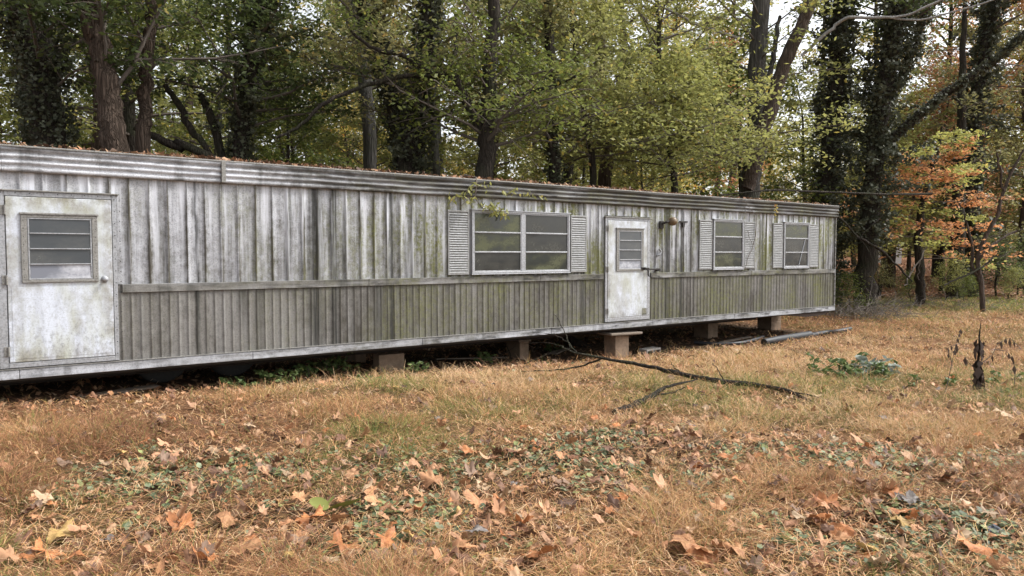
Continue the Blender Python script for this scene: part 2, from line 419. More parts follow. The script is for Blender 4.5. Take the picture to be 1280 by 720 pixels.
# core box behind the skins (wall structure)
mb = MB(); mb.box(U0+.01, U1-.012, .004, 3.04, ZB+.08, ZT-.05, 0); mb.build('wall_core', M['lower'], home)
tag(home.children[-1] if False else bpy.data.objects['wall_core'], 'plain rear and end walls')
zb0, zb1 = 1.165, 1.262          # belt rail
ribbed('upper_siding', .2035, .030, .012, zb1, 2.47, [(U0, D1[0]-.02), (D1[1]+.0, D2[0]), (D2[1], U1)], M['upper'], 1)
ribbed('header_siding', .2035, .030, .012, 2.28, 2.469, [(D1[0]-.02, D1[1]), (D2[0], D2[1])], M['upper'], 2)
ribbed('lower_siding', .1018, .020, .006, ZB+.1, zb0, [(U0, D1[0]-.02), (D1[1], D2[0]), (D2[1], U1)], M['lower'], 3)
mb = MB()
for a, b in ((U0, D1[0]-.02), (D1[1]+.04, D2[0]-.02), (D2[1]+.02, U1+.004)):
    x = a
    while x < b-.02:
        x2 = min(b, x+3.05); mb.box(x, x2-.004, -.026, -.001, zb0, zb1, .004); x = x2
mb.build('belt_rail', M['rail'], home)
# sagging bottom trim in butted lengths
mb = MB(); x = U0
k = 0
while x < U1:
    x2 = min(U1+.01, x+2.44); d = rg.uniform(-.004, .004)
    mb.box(x, x2-.005, -.034+d*.4, .01, ZB+d, ZB+.098+d, .004); x = x2
mb.build('bottom_rail', M['sill'], home)
mb = MB()                                     # dark drip lip over the rail
mb.box(U0, U1, -.040, -.002, ZB+.104, ZB+.112, 0); mb.build('drip_edge', M['frame_dark'], home)
# corrugated cornice: horizontal ribs
prof = [(0, 2.462), (-.05, 2.466), (-.052, 2.500), (-.040, 2.512), (-.040, 2.534), (-.060, 2.546), (-.060, 2.566), (-.042, 2.580), (-.042, 2.602), (-.062, 2.614), (-.062, 2.636), (-.044, 2.650), (-.044, 2.668), (-.066, 2.680), (-.070, 2.716), (-.055, 2.727), (.02, 2.731)]
V = []; Fs = []; xs = []
x = U0-.03
joints = [U0-.03]
while x < U1+.05: x = min(x+2.1+rg.uniform(-.3, .3), U1+.05); joints.append(x)
for s in range(len(joints)-1):
    a, b = joints[s], joints[s+1]-.003; off = rg.uniform(-.003, .003)
    n = 14; base = len(V)
    for i in range(n+1):
        xx = a+(b-a)*i/n; w = math.sin(xx*2.3)*.004+math.sin(xx*6.1)*.002
        for (py, pz) in prof: V.append((xx, py-off+w*.5, pz+(w if pz > 2.47 else 0)))
    m_ = len(prof)
    for i in range(n):
        for j in range(m_-1): Fs.append((base+i*m_+j, base+(i+1)*m_+j, base+(i+1)*m_+j+1, base+i*m_+j+1))
np_mesh('cornice', V, [np.array(Fs)], M['cornice'], home)
mb = MB(); mb.box(U0, U1+.03, -.075, -.02, 2.716, 2.736, .004)   # dark top lip
mb.box(joints[2]-.0, joints[2]+.05, -.078, -.02, 2.47, 2.73, .003)
mb.build('roof_edge', M['frame_dark'], home)
# bowed roof
V = []; Fs = []
nx, ny = 60, 12
for i in range(nx+1):
    for j in range(ny+1):
        v = j/ny*3.08-.02; V.append((U0+(U1+.03-U0)*i/nx, v, 2.728+.10*math.sin(math.pi*j/ny)+(.01 if i % 3 == 0 else 0)))
for i in range(nx):
    for j in range(ny): Fs.append((i*(ny+1)+j, (i+1)*(ny+1)+j, (i+1)*(ny+1)+j+1, i*(ny+1)+j+1))
np_mesh('roof', V, [np.array(Fs)], M['roof'], home)
# corner trim at the far end
mb = MB(); mb.box(U1-.028, U1+.012, -.028, .03, ZB+.1, 2.465, .004); mb.build('corner_trim', M['rail'], home)
# floor and steel frame
mb = MB(); mb.box(U0, U1-.9, .05, 3.0, ZB-.03, ZB+.07)
n = len(mb.V); mb.V += [(U1-.9,.02,ZB-.03),(U1-.9,3.0,ZB-.03),(U1-.02,.02,ZB+.055),(U1-.02,3.0,ZB+.055),(U1-.9,.02,ZB+.07),(U1-.9,3.0,ZB+.07),(U1-.02,.02,ZB+.07),(U1-.02,3.0,ZB+.07)]
mb.F += [(n,n+1,n+3,n+2),(n+2,n+3,n+7,n+6),(n,n+2,n+6,n+4),(n+1,n+5,n+7,n+3),(n+4,n+6,n+7,n+5),(n,n+4,n+5,n+1)]
mb.build('floor_deck', M['underside'], home)
mb = MB()
n = 0
mb.V += [(U1-1.15,.03,ZB-.10),(U1-1.15,2.9,ZB-.10),(U1-.05,.03,ZB-.02),(U1-.05,2.9,ZB-.02),(U1-1.9,.03,ZB-.02),(U1-1.9,2.9,ZB-.02),(U1-.45,.03,ZB-.10),(U1-.45,2.9,ZB-.10)]
mb.F += [(4,0,1,5),(0,6,7,1),(6,2,3,7),(4,2,6,0),(5,1,7,3),(4,5,3,2)]
mb.build('hitch_frame', M['steel'], home)
for v in (.75, 2.15):
    mb = MB(); mb.box(U0+.1, U1-1.9, v, v+.10, ZB-.04, ZB-.031, 0); mb.box(U0+.1, U1-1.9, v+.045, v+.055, ZB-.16, ZB-.041, 0); mb.box(U0+.1, U1-1.9, v, v+.10, ZB-.17, ZB-.161, 0)
    mb.build('chassis_beam', M['steel'], home)
def lathe_ring(mb, c, axis_y, profs, n=28):
    base = len(mb.V)
    for (r, y) in profs:
        for k in range(n):
            t = 2*math.pi*k/n; mb.V.append((c[0]+r*math.cos(t), c[1]+y, c[2]+r*math.sin(t)))
    m_ = len(profs)
    for i in range(m_-1):
        for k in range(n): mb.F.append((base+i*n+k, base+i*n+(k+1) % n, base+(i+1)*n+(k+1) % n, base+(i+1)*n+k))
for uu in (1.75, 2.65):
    WV = 1.15
    mb = MB(); lathe_ring(mb, (uu, WV, .25), 0, [(.17,-.09),(.19,-.10),(.30,-.105),(.335,-.08),(.34,0),(.335,.08),(.30,.105),(.17,.09)])
    w = mb.build('wheel', M['rubber'], home, smooth=True)
    mb = MB(); lathe_ring(mb, (uu, WV, .25), 0, [(.001,-.05),(.05,-.055),(.06,-.03),(.13,-.02),(.165,-.07),(.175,-.06),(.17,.05)]); mb.build('rim', M['steel'], w, smooth=True)
    mb = MB(); mb.tube([(uu,1.2,.25),(uu,2.4,.25)], .035, 10); mb.build('axle', M['steel'], home, smooth=True)

# ---- doors
def rect_frame(mb, x0, x1, z0, z1, w, y0, y1, bev=.003, ws=None):
    w2 = ws if ws is not None else w
    mb.box(x0, x1, y0, y1, z1-w, z1, bev); mb.box(x0, x1, y0, y1, z0, z0+w, bev)
    mb.box(x0, x0+w2, y0, y1, z0+w+.0005, z1-w-.0005, bev); mb.box(x1-w2, x1, y0, y1, z0+w+.0005, z1-w-.0005, bev)
def screws(mb, pts, y, r=.006):
    for (x, z) in pts:
        base = len(mb.V)
        for k in range(6): mb.V.append((x+r*math.cos(k*math.pi/3), y, z+r*math.sin(k*math.pi/3)))
        mb.V.append((x, y-.004, z)); mb.F += [(base+k, base+(k+1) % 6, base+6) for k in range(6)]
def lin(a, b, n): return [a+(b-a)*i/(n-1) for i in range(n)]
def door(x0, x1, z0, z1, mat, win, knob_u, outer, panem, dlabel):
    # surround
    mb = MB(); ox0, ox1, oz0, oz1 = outer
    mb.box(ox0, x0-.006, -.030, .0, oz0, oz1, .003); mb.box(x1+.006, ox1, -.030, .0, oz0, oz1, .003)
    mb.box(x0-.0055, x1+.0055, -.030, .0, z1+.006, oz1, .003); mb.box(x0-.0055, x1+.0055, -.034, .0, oz0, z0-.006, .003)
    sf = mb.build('door_surround', M['frame'], home)
    mb = MB(); mb.box(ox0-.02, ox1+.03, -.052, -.001, oz1+.001, oz1+.016, .002); mb.build('drip_cap', M['frame_dark'], sf)
    mb = MB(); screws(mb, [(x1+(ox1-x1)*.65, z) for z in lin(oz0+.08, oz1-.05, 14)]+[(x, oz1-.018) for x in lin(ox0+.05, ox1-.05, 9)], -.031); mb.build('screw_heads', M['black_iron'], sf)
    # dark gasket gap
    mb = MB(); mb.box(x0-.004, x1+.004, -.012, -.001, z0-.004, z1+.004, 0); mb.build('gasket', M['inner_edge'], sf)
    mb = MB(); mb.box(x0, x1, -.036, -.0125, z0, z1, .005)
    # pressed border
    mb.box(x0+.035, x1-.035, -.0385, -.0362, z0+.035, win[2]-.05, .001)
    d = mb.build('door', mat, home); tag(d, dlabel)
    wx0, wx1, wz0, wz1 = win
    mb = MB(); rect_frame(mb, wx0, wx1, wz0, wz1, .030, -.056, -.039, .003, .055); mb.box(wx0-.012, wx1+.012, -.066, -.039, wz1+.001, wz1+.022, .003)
    wf = mb.build('window_frame', M['frame_dark'], d)
    mb = MB(); rect_frame(mb, wx0+.06, wx1-.06, wz0+.032, wz1-.032, .014, -.053, -.039, .002)
    for i in range(1, 4):
        z = wz0+.032+(wz1-wz0-.064)*i/4; mb.box(wx0+.075, wx1-.075, -.060, -.039, z-.006, z+.006, .002)
    mb.build('window_bars', M['frame'], d)
    mb = MB(); screws(mb, [(wx0+.022, z) for z in lin(wz0+.06, wz1-.06, 8)]+[(wx1-.022, z) for z in lin(wz0+.06, wz1-.06, 8)]+[(x, wz1+.011) for x in lin(wx0+.05, wx1-.05, 6)], -.057, .005); mb.build('screw_heads', M['black_iron'], d)
    for i in range(4):
        a = wz0+.046+(wz1-wz0-.092)*i/4; b = wz0+.046+(wz1-wz0-.092)*(i+1)/4
        mb = MB(); n = 0
        x_0, x_1 = wx0+.075, wx1-.075
        mb.add([(x_0,-.049,a),(x_1,-.049,a),(x_1,-.0435,b),(x_0,-.0435,b),(x_0,-.0475,a),(x_1,-.0475,a),(x_1,-.042,b),(x_0,-.042,b)],[(0,1,2,3),(7,6,5,4),(0,4,5,1),(3,2,6,7),(0,3,7,4),(1,5,6,2)])
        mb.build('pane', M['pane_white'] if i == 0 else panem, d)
    for z in (z0+.12, z0+(z1-z0)*.5, z1-.14):
        mb = MB(); mb.tube([(x0-.004,-.045,z-.05),(x0-.004,-.045,z+.05)], .011, 8); mb.box(x0-.045, x0-.002, -.038, -.030, z-.05, z+.05, .002)
        mb.build('hinge', M['frame_dark'], d)
    return d
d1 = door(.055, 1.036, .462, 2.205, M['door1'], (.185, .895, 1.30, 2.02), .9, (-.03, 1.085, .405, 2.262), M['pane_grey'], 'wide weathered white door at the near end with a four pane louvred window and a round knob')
mb = MB(); c = (.955, -.037, 1.325)
lathe_ring(mb, c, 0, [(.038, 0), (.036, -.008), (.016, -.012), (.014, -.035), (.028, -.045), (.030, -.060), (.020, -.070), (.001, -.071)], 20)
mb.build('knob', M['frame'], d1, smooth=True)
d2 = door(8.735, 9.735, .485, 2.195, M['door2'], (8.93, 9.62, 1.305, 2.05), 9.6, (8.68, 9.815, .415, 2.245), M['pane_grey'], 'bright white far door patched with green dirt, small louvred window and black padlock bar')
mb = MB()
mb.box(9.56, 9.66, -.072, -.037, 1.33, 1.37, .006); mb.box(9.60, 10.02, -.088, -.070, 1.315, 1.345, .004); mb.tube([(9.70,-.085,1.33),(9.70,-.095,1.22),(9.73,-.09,1.20)], .012, 8)
mb.tube([(9.60,-.07,1.35),(9.60,-.12,1.35),(9.68,-.12,1.35),(9.68,-.07,1.35)], .011, 8); mb.box(9.96, 10.05, -.075, -.02, 1.29, 1.34, .004)
mb.build('hasp', M['black_iron'], d2)
mb = MB(); mb.box(9.60, 9.72, -.041, -.0365, .50, .62, .003); mb.build('patch_plate', M['rail'], d2)

# ---- windows
def window(x0, x1, z0, z1, cols, mats, label):
    mb = MB(); rect_frame(mb, x0, x1, z0, z1, .030, -.050, .0, .004, .038)
    mb.box(x0-.015, x1+.015, -.062, .0, z1+.001, z1+.014, .002); mb.box(x0-.012, x1+.012, -.060, .0, z0-.016, z0-.001, .002)
    gap = .075; n = cols; w = (x1-x0-.076-(n-1)*gap)/n; boxes = []
    for i in range(n):
        a = x0+.038+i*(w+gap); b = a+w; boxes.append((a, b))
        if i: mb.box(a-gap+.0005, a-.0005, -.044, .0, z0+.0305, z1-.0305, .003)
    wd = mb.build('window', M['frame'], home); tag(wd, label)
    k = 0
    for (a, b) in boxes:
        mb = MB(); rect_frame(mb, a+.001, b-.001, z0+.031, z1-.031, .014, -.041, -.006, .002)
        h = (z1-z0-.062)
        for i in (1, 2):
            z = z0+.031+h*i/3; mb.box(a+.0155, b-.0155, -.048, -.006, z-.012, z+.010, .003)
        mb.build('sash', M['frame'], wd)
        for i in range(3):
            p = z0+.031+h*i/3+.010; q = z0+.031+h*(i+1)/3-.010
            mb = MB(); t = rg.uniform(-.004, .004)
            mb.add([(a+.014,-.030+t,p),(b-.014,-.030,p),(b-.014,-.026,q),(a+.014,-.026+t,q),(a+.014,-.0245,p),(b-.014,-.0245,p),(b-.014,-.0235,q),(a+.014,-.0235,q)],[(0,1,2,3),(7,6,5,4),(0,4,5,1),(3,2,6,7),(0,3,7,4),(1,5,6,2)])
            mb.build('pane', mats[k % len(mats)], wd); k += 1
    return wd
def shutter(x0, x1, z0, z1):
    mb = MB(); rect_frame(mb, x0, x1, z0, z1, .030, -.036, -.0145, .003, .022)
    mb.box(x0+.002, x1-.002, -.019, -.014, z0+.002, z1-.002, 0)
    n = int((z1-z0-.06)/.036); s = (z1-z0-.062)/n
    for i in range(n):
        z = z0+.031+s*i
        mb.add([(x0+.023,-.040,z),(x1-.023,-.040,z),(x1-.023,-.0195,z+s*.86),(x0+.023,-.0195,z+s*.86),(x0+.023,-.0195,z-.002),(x1-.023,-.0195,z-.002)],[(0,1,2,3),(0,4,5,1),(0,3,4),(1,5,2)])
    mb.build('shutter', M['shutter'], home, recalc=False)
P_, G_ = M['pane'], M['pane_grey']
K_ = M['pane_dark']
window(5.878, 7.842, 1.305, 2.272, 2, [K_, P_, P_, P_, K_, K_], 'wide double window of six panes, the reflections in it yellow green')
shutter(5.46, 5.832, 1.295, 2.26); shutter(7.875, 8.235, 1.30, 2.255)
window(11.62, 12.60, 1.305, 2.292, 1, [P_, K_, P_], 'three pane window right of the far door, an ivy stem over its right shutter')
shutter(11.205, 11.59, 1.305, 2.275); shutter(12.63, 12.985, 1.31, 2.275)
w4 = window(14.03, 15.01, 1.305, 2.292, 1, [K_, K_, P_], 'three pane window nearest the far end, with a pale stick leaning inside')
shutter(13.64, 14.0, 1.31, 2.275); shutter(15.04, 15.41, 1.31, 2.28)
mb = MB(); mb.tube([(14.62,-.0335,1.35),(14.86,-.0335,1.94)], .010, 6); mb.build('stick', M['frame'], w4)
# light fixture, bracket
mb = MB(); mb.box(10.06, 10.16, -.05, -.012, 2.08, 2.22, .006); mb.tube([(10.11,-.05,2.17),(10.16,-.13,2.20),(10.24,-.15,2.22)], .022, 8)
lf = mb.build('porch_light', M['black_iron'], home)
mb = MB(); lathe_ring(mb, (0,0,0), 0, [(.001,-.09),(.05,-.085),(.075,-.05),(.08,0),(.07,.05),(.04,.07),(.001,.075)], 18)
mb.V = [(v[0]*1+10.27, v[1]-.15, v[2]+2.21) for v in mb.V]; mb.build('light_globe', M['brown_glass'], lf, smooth=True)
mb = MB(); mb.box(10.62, 10.84, -.045, -.013, 2.205, 2.235, .003); mb.box(10.70, 10.76, -.042, -.013, 2.12, 2.204, .003); mb.build('wall_bracket', M['black_iron'], home)
mb = MB(); mb.tube([(10.0,-.02,1.57),(10.06,-.045,1.60),(10.09,-.045,1.66),(10.05,-.03,1.70)], .02, 7); mb.build('meter_fitting', M['sill'], home)
mb = MB(); mb.tube([(16.14,-.06,2.62),(16.19,-.05,2.6),(16.2,-.03,2.4)], .008, 6); mb.build('loose_wire', M['black_iron'], home)
# patches of bare metal
mb = MB(); screws(mb, [(1.12, z) for z in lin(.5, 2.2, 16)], -.02); mb.build('screw_heads', M['black_iron'], home)
# ------------------------------------------------------------------ ground
def forest_mask(x, y):
    u, v = to_local(x, y)
    e = 25.0+(fbm(x, y, .25, 31)-.5)*3
    f1 = sstep(-1.0, 1.2, y-e-np.maximum(0, (14-x))*.12*0)
    back = sstep(4.2, 5.5, v+(fbm(x, y, .5, 12)-.5)*1.5)*sstep(17.5, 15.5, u)
    corner = sstep(0, 1, (v-2.5)*.5)*sstep(20.5, 17.5, u+(fbm(x, y, .6, 3)-.5)*2)*sstep(8, 12, y)
    return np.clip(np.maximum(np.maximum(f1, back), corner), 0, 1)
def axis(fine0, fine1, step, far, gro=1.18):
    a = list(np.arange(fine0, fine1, step)); s = step; x = a[-1]
    while x < far: s *= gro; x += s; a.append(x)
    s = step; x = a[0]; pre = []
    while x > -far: s *= gro; x -= s; pre.append(x)
    return np.array(pre[::-1]+a)
gx = axis(-14, 24, .11, 420); gy = axis(2.0, 34, .11, 420)
GX, GY = np.meshgrid(gx, gy); GZ = ground_z(GX, GY)
GZ = GZ + (fbm(GX, GY, 6, 9, 2)-.5)*.03*(np.abs(GX) < 24)*(GY < 34)
nxg = len(gx); nyg = len(gy)
idx = np.arange(nxg*nyg).reshape(nyg, nxg)
Fg = np.stack([idx[:-1,:-1].ravel(), idx[:-1,1:].ravel(), idx[1:,1:].ravel(), idx[1:,:-1].ravel()], 1)
def greenness(x, y):     # where the living green shows between the straw
    return sstep(.46, .66, fbm(x, y, .9, 21)*.6+fbm(x, y, .28, 4)*.4)
FM = forest_mask(GX, GY)
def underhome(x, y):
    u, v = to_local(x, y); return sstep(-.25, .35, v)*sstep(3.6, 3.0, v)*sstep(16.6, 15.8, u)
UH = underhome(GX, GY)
def low_spots(x, y):     # damp hollows: ground ivy and leaf litter, little grass
    s = fbm(x, y, .75, 40, 3)-.06
    c1 = np.exp(-(((x-.25)/1.6)**2+((y-5.5)/.7)**2)); c2 = np.exp(-(((x+.95)/1.15)**2+((y-4.3)/.65)**2))
    c3 = np.exp(-(((x-2.15)/.75)**2+((y-4.35)/.35)**2)); c4 = np.exp(-(((x-1.5)/1.0)**2+((y-6.1)/.4)**2))
    c5 = np.exp(-(((x-2.6)/.8)**2+((y-3.95)/.4)**2))
    return np.clip(sstep(.57, .68, s)*.75+c1+c2*.95+c3+c4*.9+c5, 0, 1)
LS = low_spots(GX, GY)
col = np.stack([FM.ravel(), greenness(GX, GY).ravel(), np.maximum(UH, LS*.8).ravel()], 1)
def mat_ground():
    m, nt, out = new_mat('ground_soil_thatch')
    at_ = N(nt, 'ShaderNodeAttribute', attribute_name='Col'); s = N(nt, 'ShaderNodeSeparateColor'); L(nt, at_.outputs['Color'], s.inputs[0])
    g = N(nt, 'ShaderNodeNewGeometry'); P = g.outputs['Position']
    a = noise(nt, P, 28, 8, .7, .35, .65); b = noise(nt, P, 5, 6, .65, .35, .65); c_ = noise(nt, mapping(nt, P, (60, 22, 1)), 1, 5, .7, .4, .62)
    vo = N(nt, 'ShaderNodeTexVoronoi'); vo.inputs['Scale'].default_value = 14; L(nt, P, vo.inputs['Vector'])
    thatch = mix(nt, a, (.17, .085, .042), (.34, .18, .09))
    thatch = mix(nt, mth(nt, 'MULTIPLY', c_, .6), thatch, (.08, .048, .028))
    thatch = mix(nt, mth(nt, 'MULTIPLY', b, .5), thatch, (.13, .075, .042))
    thatch = mix(nt, mth(nt, 'MULTIPLY', mth(nt, 'MULTIPLY', s.outputs[1], a), .7), thatch, (.10, .12, .035))
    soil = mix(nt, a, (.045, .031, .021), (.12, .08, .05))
    litter = mix(nt, vo.outputs['Color'], (.15, .075, .04), (.36, .18, .10))
    litter = mix(nt, mth(nt, 'MULTIPLY', b, .5), litter, (.07, .045, .03))
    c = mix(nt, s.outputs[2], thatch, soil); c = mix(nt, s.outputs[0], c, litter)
    bsdf(nt, out, c, .95, 0, .1, a, 1.0, .02)
    return m
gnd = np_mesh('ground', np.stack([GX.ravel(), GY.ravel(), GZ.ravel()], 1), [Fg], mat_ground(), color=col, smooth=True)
tag(gnd, kind='structure')

named = [
 (72,677,.17,'yellow','yellow tan fallen leaf near the bottom left corner'),
 (58,701,.17,'orange','rust brown folded leaf below the yellow tan one at bottom left'),
 (93,706,.15,'orange','reddish orange leaf touching the folded rust leaf at bottom left'),
 (228,667,.16,'orange','orange tan leaf alone in the straw left of the green ground ivy'),
 (205,713,.15,'tan','tan leaf at the bottom edge below the lone orange tan leaf'),
 (262,711,.14,'orange','orange leaf at the bottom edge left of the big tan leaf'),
 (308,697,.19,'tan','broad pale tan leaf with torn edges near the bottom beside ground ivy'),
 (286,655,.15,'tan','pale pinkish tan leaf tangled in olive grass above the ground ivy'),
 (374,632,.11,'tan','small pinkish tan leaf just above the yellow green seedling leaves'),
 (388,657,.18,'orange','curled copper leaf just below the yellow green seedling leaves'),
 (420,658,.13,'tan','tan crumpled leaf touching the curled copper one'),
 (427,692,.19,'orange','star shaped orange brown leaf with pointed lobes near the bottom'),
 (484,686,.19,'orange','large copper leaf right of the star shaped one'),
 (467,631,.12,'tan','light tan leaf standing on edge left of the hollow'),
 (516,646,.11,'tan','small oval tan leaf in the green hollow'),
 (541,609,.17,'tan','wide pale tan leaf at the edge of the straw above the hollow'),
 (598,636,.16,'tan','domed tan leaf in the middle of the lower foreground'),
 (612,645,.13,'brown','brown shaded leaf under the domed tan one'),
 (512,679,.12,'yellow','yellowish round leaf beside the large copper leaf'),
 (592,675,.14,'grey','grey brown leaf flattened in the grass'),
 (652,664,.11,'orange','small pointed orange leaf upright in the straw'),
 (665,706,.18,'orange','warm orange five lobed leaf at the bottom centre'),
 (699,594,.10,'yellow','yellow leaf with a rust tip among the ground ivy'),
 (640,570,.13,'brown','dark curled leaf at the far edge of the ground ivy'),
 (628,571,.14,'tan','pinkish leaf beside the dark curled one'),
 (648,621,.12,'tan','pale leaf half under straw right of the hollow'),
 (813,594,.08,'cream','round cream leaf on the ground ivy'),
 (776,597,.10,'tan','tan leaf left of the round cream one'),
 (870,588,.18,'brown','broad chocolate brown leaf right of the ground ivy'),
 (905,577,.13,'orange','orange leaf behind the broad chocolate brown one'),
 (930,593,.11,'tan','light tan leaf right of the broad chocolate brown one'),
 (762,647,.14,'orange','rust leaf with a curled rim in the middle straw'),
 (862,691,.19,'tan','large tan leaf with deep folds near the bottom'),
 (878,703,.15,'orange','orange leaf overlapping the large deeply folded one'),
 (915,697,.14,'tan','tan leaf right of the deeply folded pair'),
 (990,580,.11,'orange','orange leaf lying at the foot of the right hand straw tussock'),
 (1034,638,.15,'orange','upturned orange leaf at the left of the bare patch'),
 (1020,655,.16,'orange','copper leaf below the upturned orange one'),
 (1083,650,.12,'tan','pinkish leaf in the bare patch'),
 (1111,625,.14,'orange','orange leaf at the foot of the right tussock'),
 (1140,634,.14,'grey','grey brown curled leaf rolled like a tube'),
 (1132,649,.13,'orange','tan orange leaf beneath the rolled grey leaf'),
 (1126,661,.13,'yellow','bright yellow tan leaf under the rolled grey leaf'),
 (1056,672,.14,'orange','narrow orange leaf in the middle of the bare patch'),
 (1078,694,.13,'yellow','lemon yellow leaf in the bare patch near the bottom'),
 (1232,698,.20,'orange','large orange tan leaf lying flat at bottom right'),
 (1142,557,.17,'brown','dark brown curled leaf in the tussock on the right'),
 (1255,521,.18,'cream','long pale cream leaf at the right edge'),
 (1225,520,.10,'cream','small cream leaf left of the long pale one at the right edge'),
 (1262,604,.15,'tan','pale brown leaf at the right edge above the bare patch'),
]
NL = np.array([tuple(atg(x_, y_+3))[:2]+(s_,) for x_, y_, s_, c_, l_ in named])
def near_named(X, Y):
    m = np.zeros(len(X), bool)
    for lx, ly, ls_ in NL: m |= ((X-lx)/(ls_*.75))**2+((Y-ly+.05)/(ls_*.75+.06))**2 < 1
    return m
# ------------------------------------------------------------------ grass
def blades(P, az, h, lean, w, bend, colr):
    """P (N,3) roots; az direction of lean; five vertices, two quads and a tip"""
    n = len(P); dx_ = np.cos(az); dy_ = np.sin(az)
    fa = az+np.pi/2+(nr.rand(n)-.5)*1.6; sx_ = np.cos(fa)*w*.5; sy_ = np.sin(fa)*w*.5
    def pt(t):
        out = h*lean*(t+bend*t*t)
        return np.stack([P[:,0]+dx_*out, P[:,1]+dy_*out, P[:,2]+h*(t-.55*bend*t*t*lean)], 1)
    a = pt(0.); m1 = pt(.5); m2 = pt(.8); tp = pt(1.)
    S = np.stack([sx_, sy_, np.zeros(n)], 1)
    V = np.stack([a-S, a+S, m1-S*.8, m1+S*.8, m2-S*.5, m2+S*.5, tp], 1).reshape(-1, 3)
    b = (np.arange(n)*7)[:,None]
    Q = np.concatenate([b+np.array([[0,1,3,2]]), b+np.array([[2,3,5,4]])]); T = b+np.array([[4,5,6]])
    C = np.repeat(colr, 7, axis=0)
    return V, Q, T, np.clip(C, 0, 1)
nr = np.random.RandomState(11)
def sample_view(n, d0, d1, power=1.0):
    """positions in the visible wedge, density falling with distance"""
    q = nr.rand(n)
    D = d0*(d1/d0)**q if power == 1.0 else (d0**(1-power)+(d1**(1-power)-d0**(1-power))*q)**(1/(1-power))
    X = (nr.rand(n)*2-1)*(D*.74+.6)
    return X, D
STRAW = np.array([[.52,.29,.135],[.60,.36,.19],[.40,.19,.09],[.68,.47,.28],[.25,.12,.065],[.50,.32,.13]])
GREEN = np.array([[.14,.17,.045],[.22,.24,.06],[.30,.29,.08],[.10,.13,.04]])
def pick_cols(x, y, n_each, gbias=0.0):
    g = greenness(x, y)*.75*(1-.85*sstep(8, 12, y))+gbias; g = np.repeat(g, n_each)
    k = len(g); isg = nr.rand(k) < np.clip(g*.8+.16, 0, .92)
    warm = np.repeat(fbm(x, y, .5, 55), n_each)
    si = np.clip(((warm*1.4-.2)*6+nr.randn(k)*1.4).astype(int), 0, 5)
    order = np.array([3, 5, 1, 0, 2, 4])
    c = STRAW[order[si]]; c = np.where(isg[:,None], GREEN[nr.randint(0, 4, k)], c)
    return c*(.62+.5*nr.rand(k))[:,None]
def make_grass(name, ntuft, per, d0, d1, power, hmin, hmax, label, gbias=0., tall=False, wmul=1.):
    X, Y = sample_view(ntuft, d0, d1, power)
    ls = low_spots(X, Y); uh = underhome(X, Y); fm = forest_mask(X, Y)
    tus = fbm(X, Y, 1.7, 77, 3)
    uu_, vv_ = to_local(X, Y); strip = sstep(-1.5, -.4, vv_+(fbm(X, Y, .9, 14)-.5)*1.2)*sstep(17, 16, uu_)*sstep(4, 3, vv_)
    keep = nr.rand(ntuft) < (1-ls*.86)*(1-strip*.75)*(1-uh*.93)*(1-fm*.97)*np.clip(sstep(.28, .58, tus)*1.15+.06, 0, 1)
    keep &= ~near_named(X, Y)
    X, Y, ls, tus = X[keep], Y[keep], ls[keep], tus[keep]; n = len(X)
    h0 = (hmin+(hmax-hmin)*sstep(.3, .72, tus))*(1-.5*ls)
    Z = ground_z(X, Y)
    rad = .035+.02*nr.rand(n)+.004*Y
    ang = nr.rand(n, per)*2*np.pi; rr = np.sqrt(nr.rand(n, per))*rad[:,None]
    px = (X[:,None]+rr*np.cos(ang)).ravel(); py = (Y[:,None]+rr*np.sin(ang)).ravel()
    pz = ground_z(px, py)-.006
    az = (ang+nr.randn(n, per)*1.5).ravel()
    h = (h0[:,None]*(.45+.75*nr.rand(n, per))).ravel()
    lean = (.35+1.7*nr.rand(n*per)**1.2)*(.7 if tall else 1.)
    bend = .2+1.1*nr.rand(n*per)
    D = np.repeat(Y, per)
    w = np.maximum(.0034, .00056*D)*(.5+1.1*nr.rand(n*per))*wmul
    V, Q, T, C = blades(np.stack([px, py, pz], 1), az, h, lean, w, bend, pick_cols(X, Y, per, gbias))
    o = np_mesh(name, V, [Q, T], MG, color=C); tag(o, label, 'grass', kind='stuff'); return o
MG = mat_attr('grass_blade', .28, .7, .25)
make_grass('dry_grass', 31000, 13, 3.1, 34, 1.0, .03, .19, 'dry straw coloured and olive grass covering the clearing before the mobile home')
make_grass('tall_dry_grass', 8500, 8, 3.1, 24, 1.0, .16, .27, 'taller bleached grass stems standing above the turf', -.1, True, .72)
# lawn edge that stayed green by the woods and at far right
n = 5200
X = nr.uniform(8.0, 24, n); Y = 24.3+nr.randn(n)*1.1-(np.abs(X-14) < 3)*.3
X2 = nr.uniform(9.5, 12, 450); Y2 = nr.uniform(19.5, 23.5, 450); X = np.r_[X, X2]; Y = np.r_[Y, Y2]; n = len(X)
per = 7; px = np.repeat(X, per)+nr.randn(n*per)*.08; py = np.repeat(Y, per)+nr.randn(n*per)*.08
V, Q, T, C = blades(np.stack([px, py, ground_z(px, py)-.01], 1), nr.rand(n*per)*6.28, .07+.1*nr.rand(n*per), .5+nr.rand(n*per)*.6, np.full(n*per, .009), .4+nr.rand(n*per), GREEN[nr.randint(0, 4, n*per)]*(.9+.5*nr.rand(n*per))[:,None])
tag(np_mesh('green_lawn_fringe', V, [Q, T], MG, color=C), 'strip of greener grass along the edge of the woods', 'grass', kind='stuff')
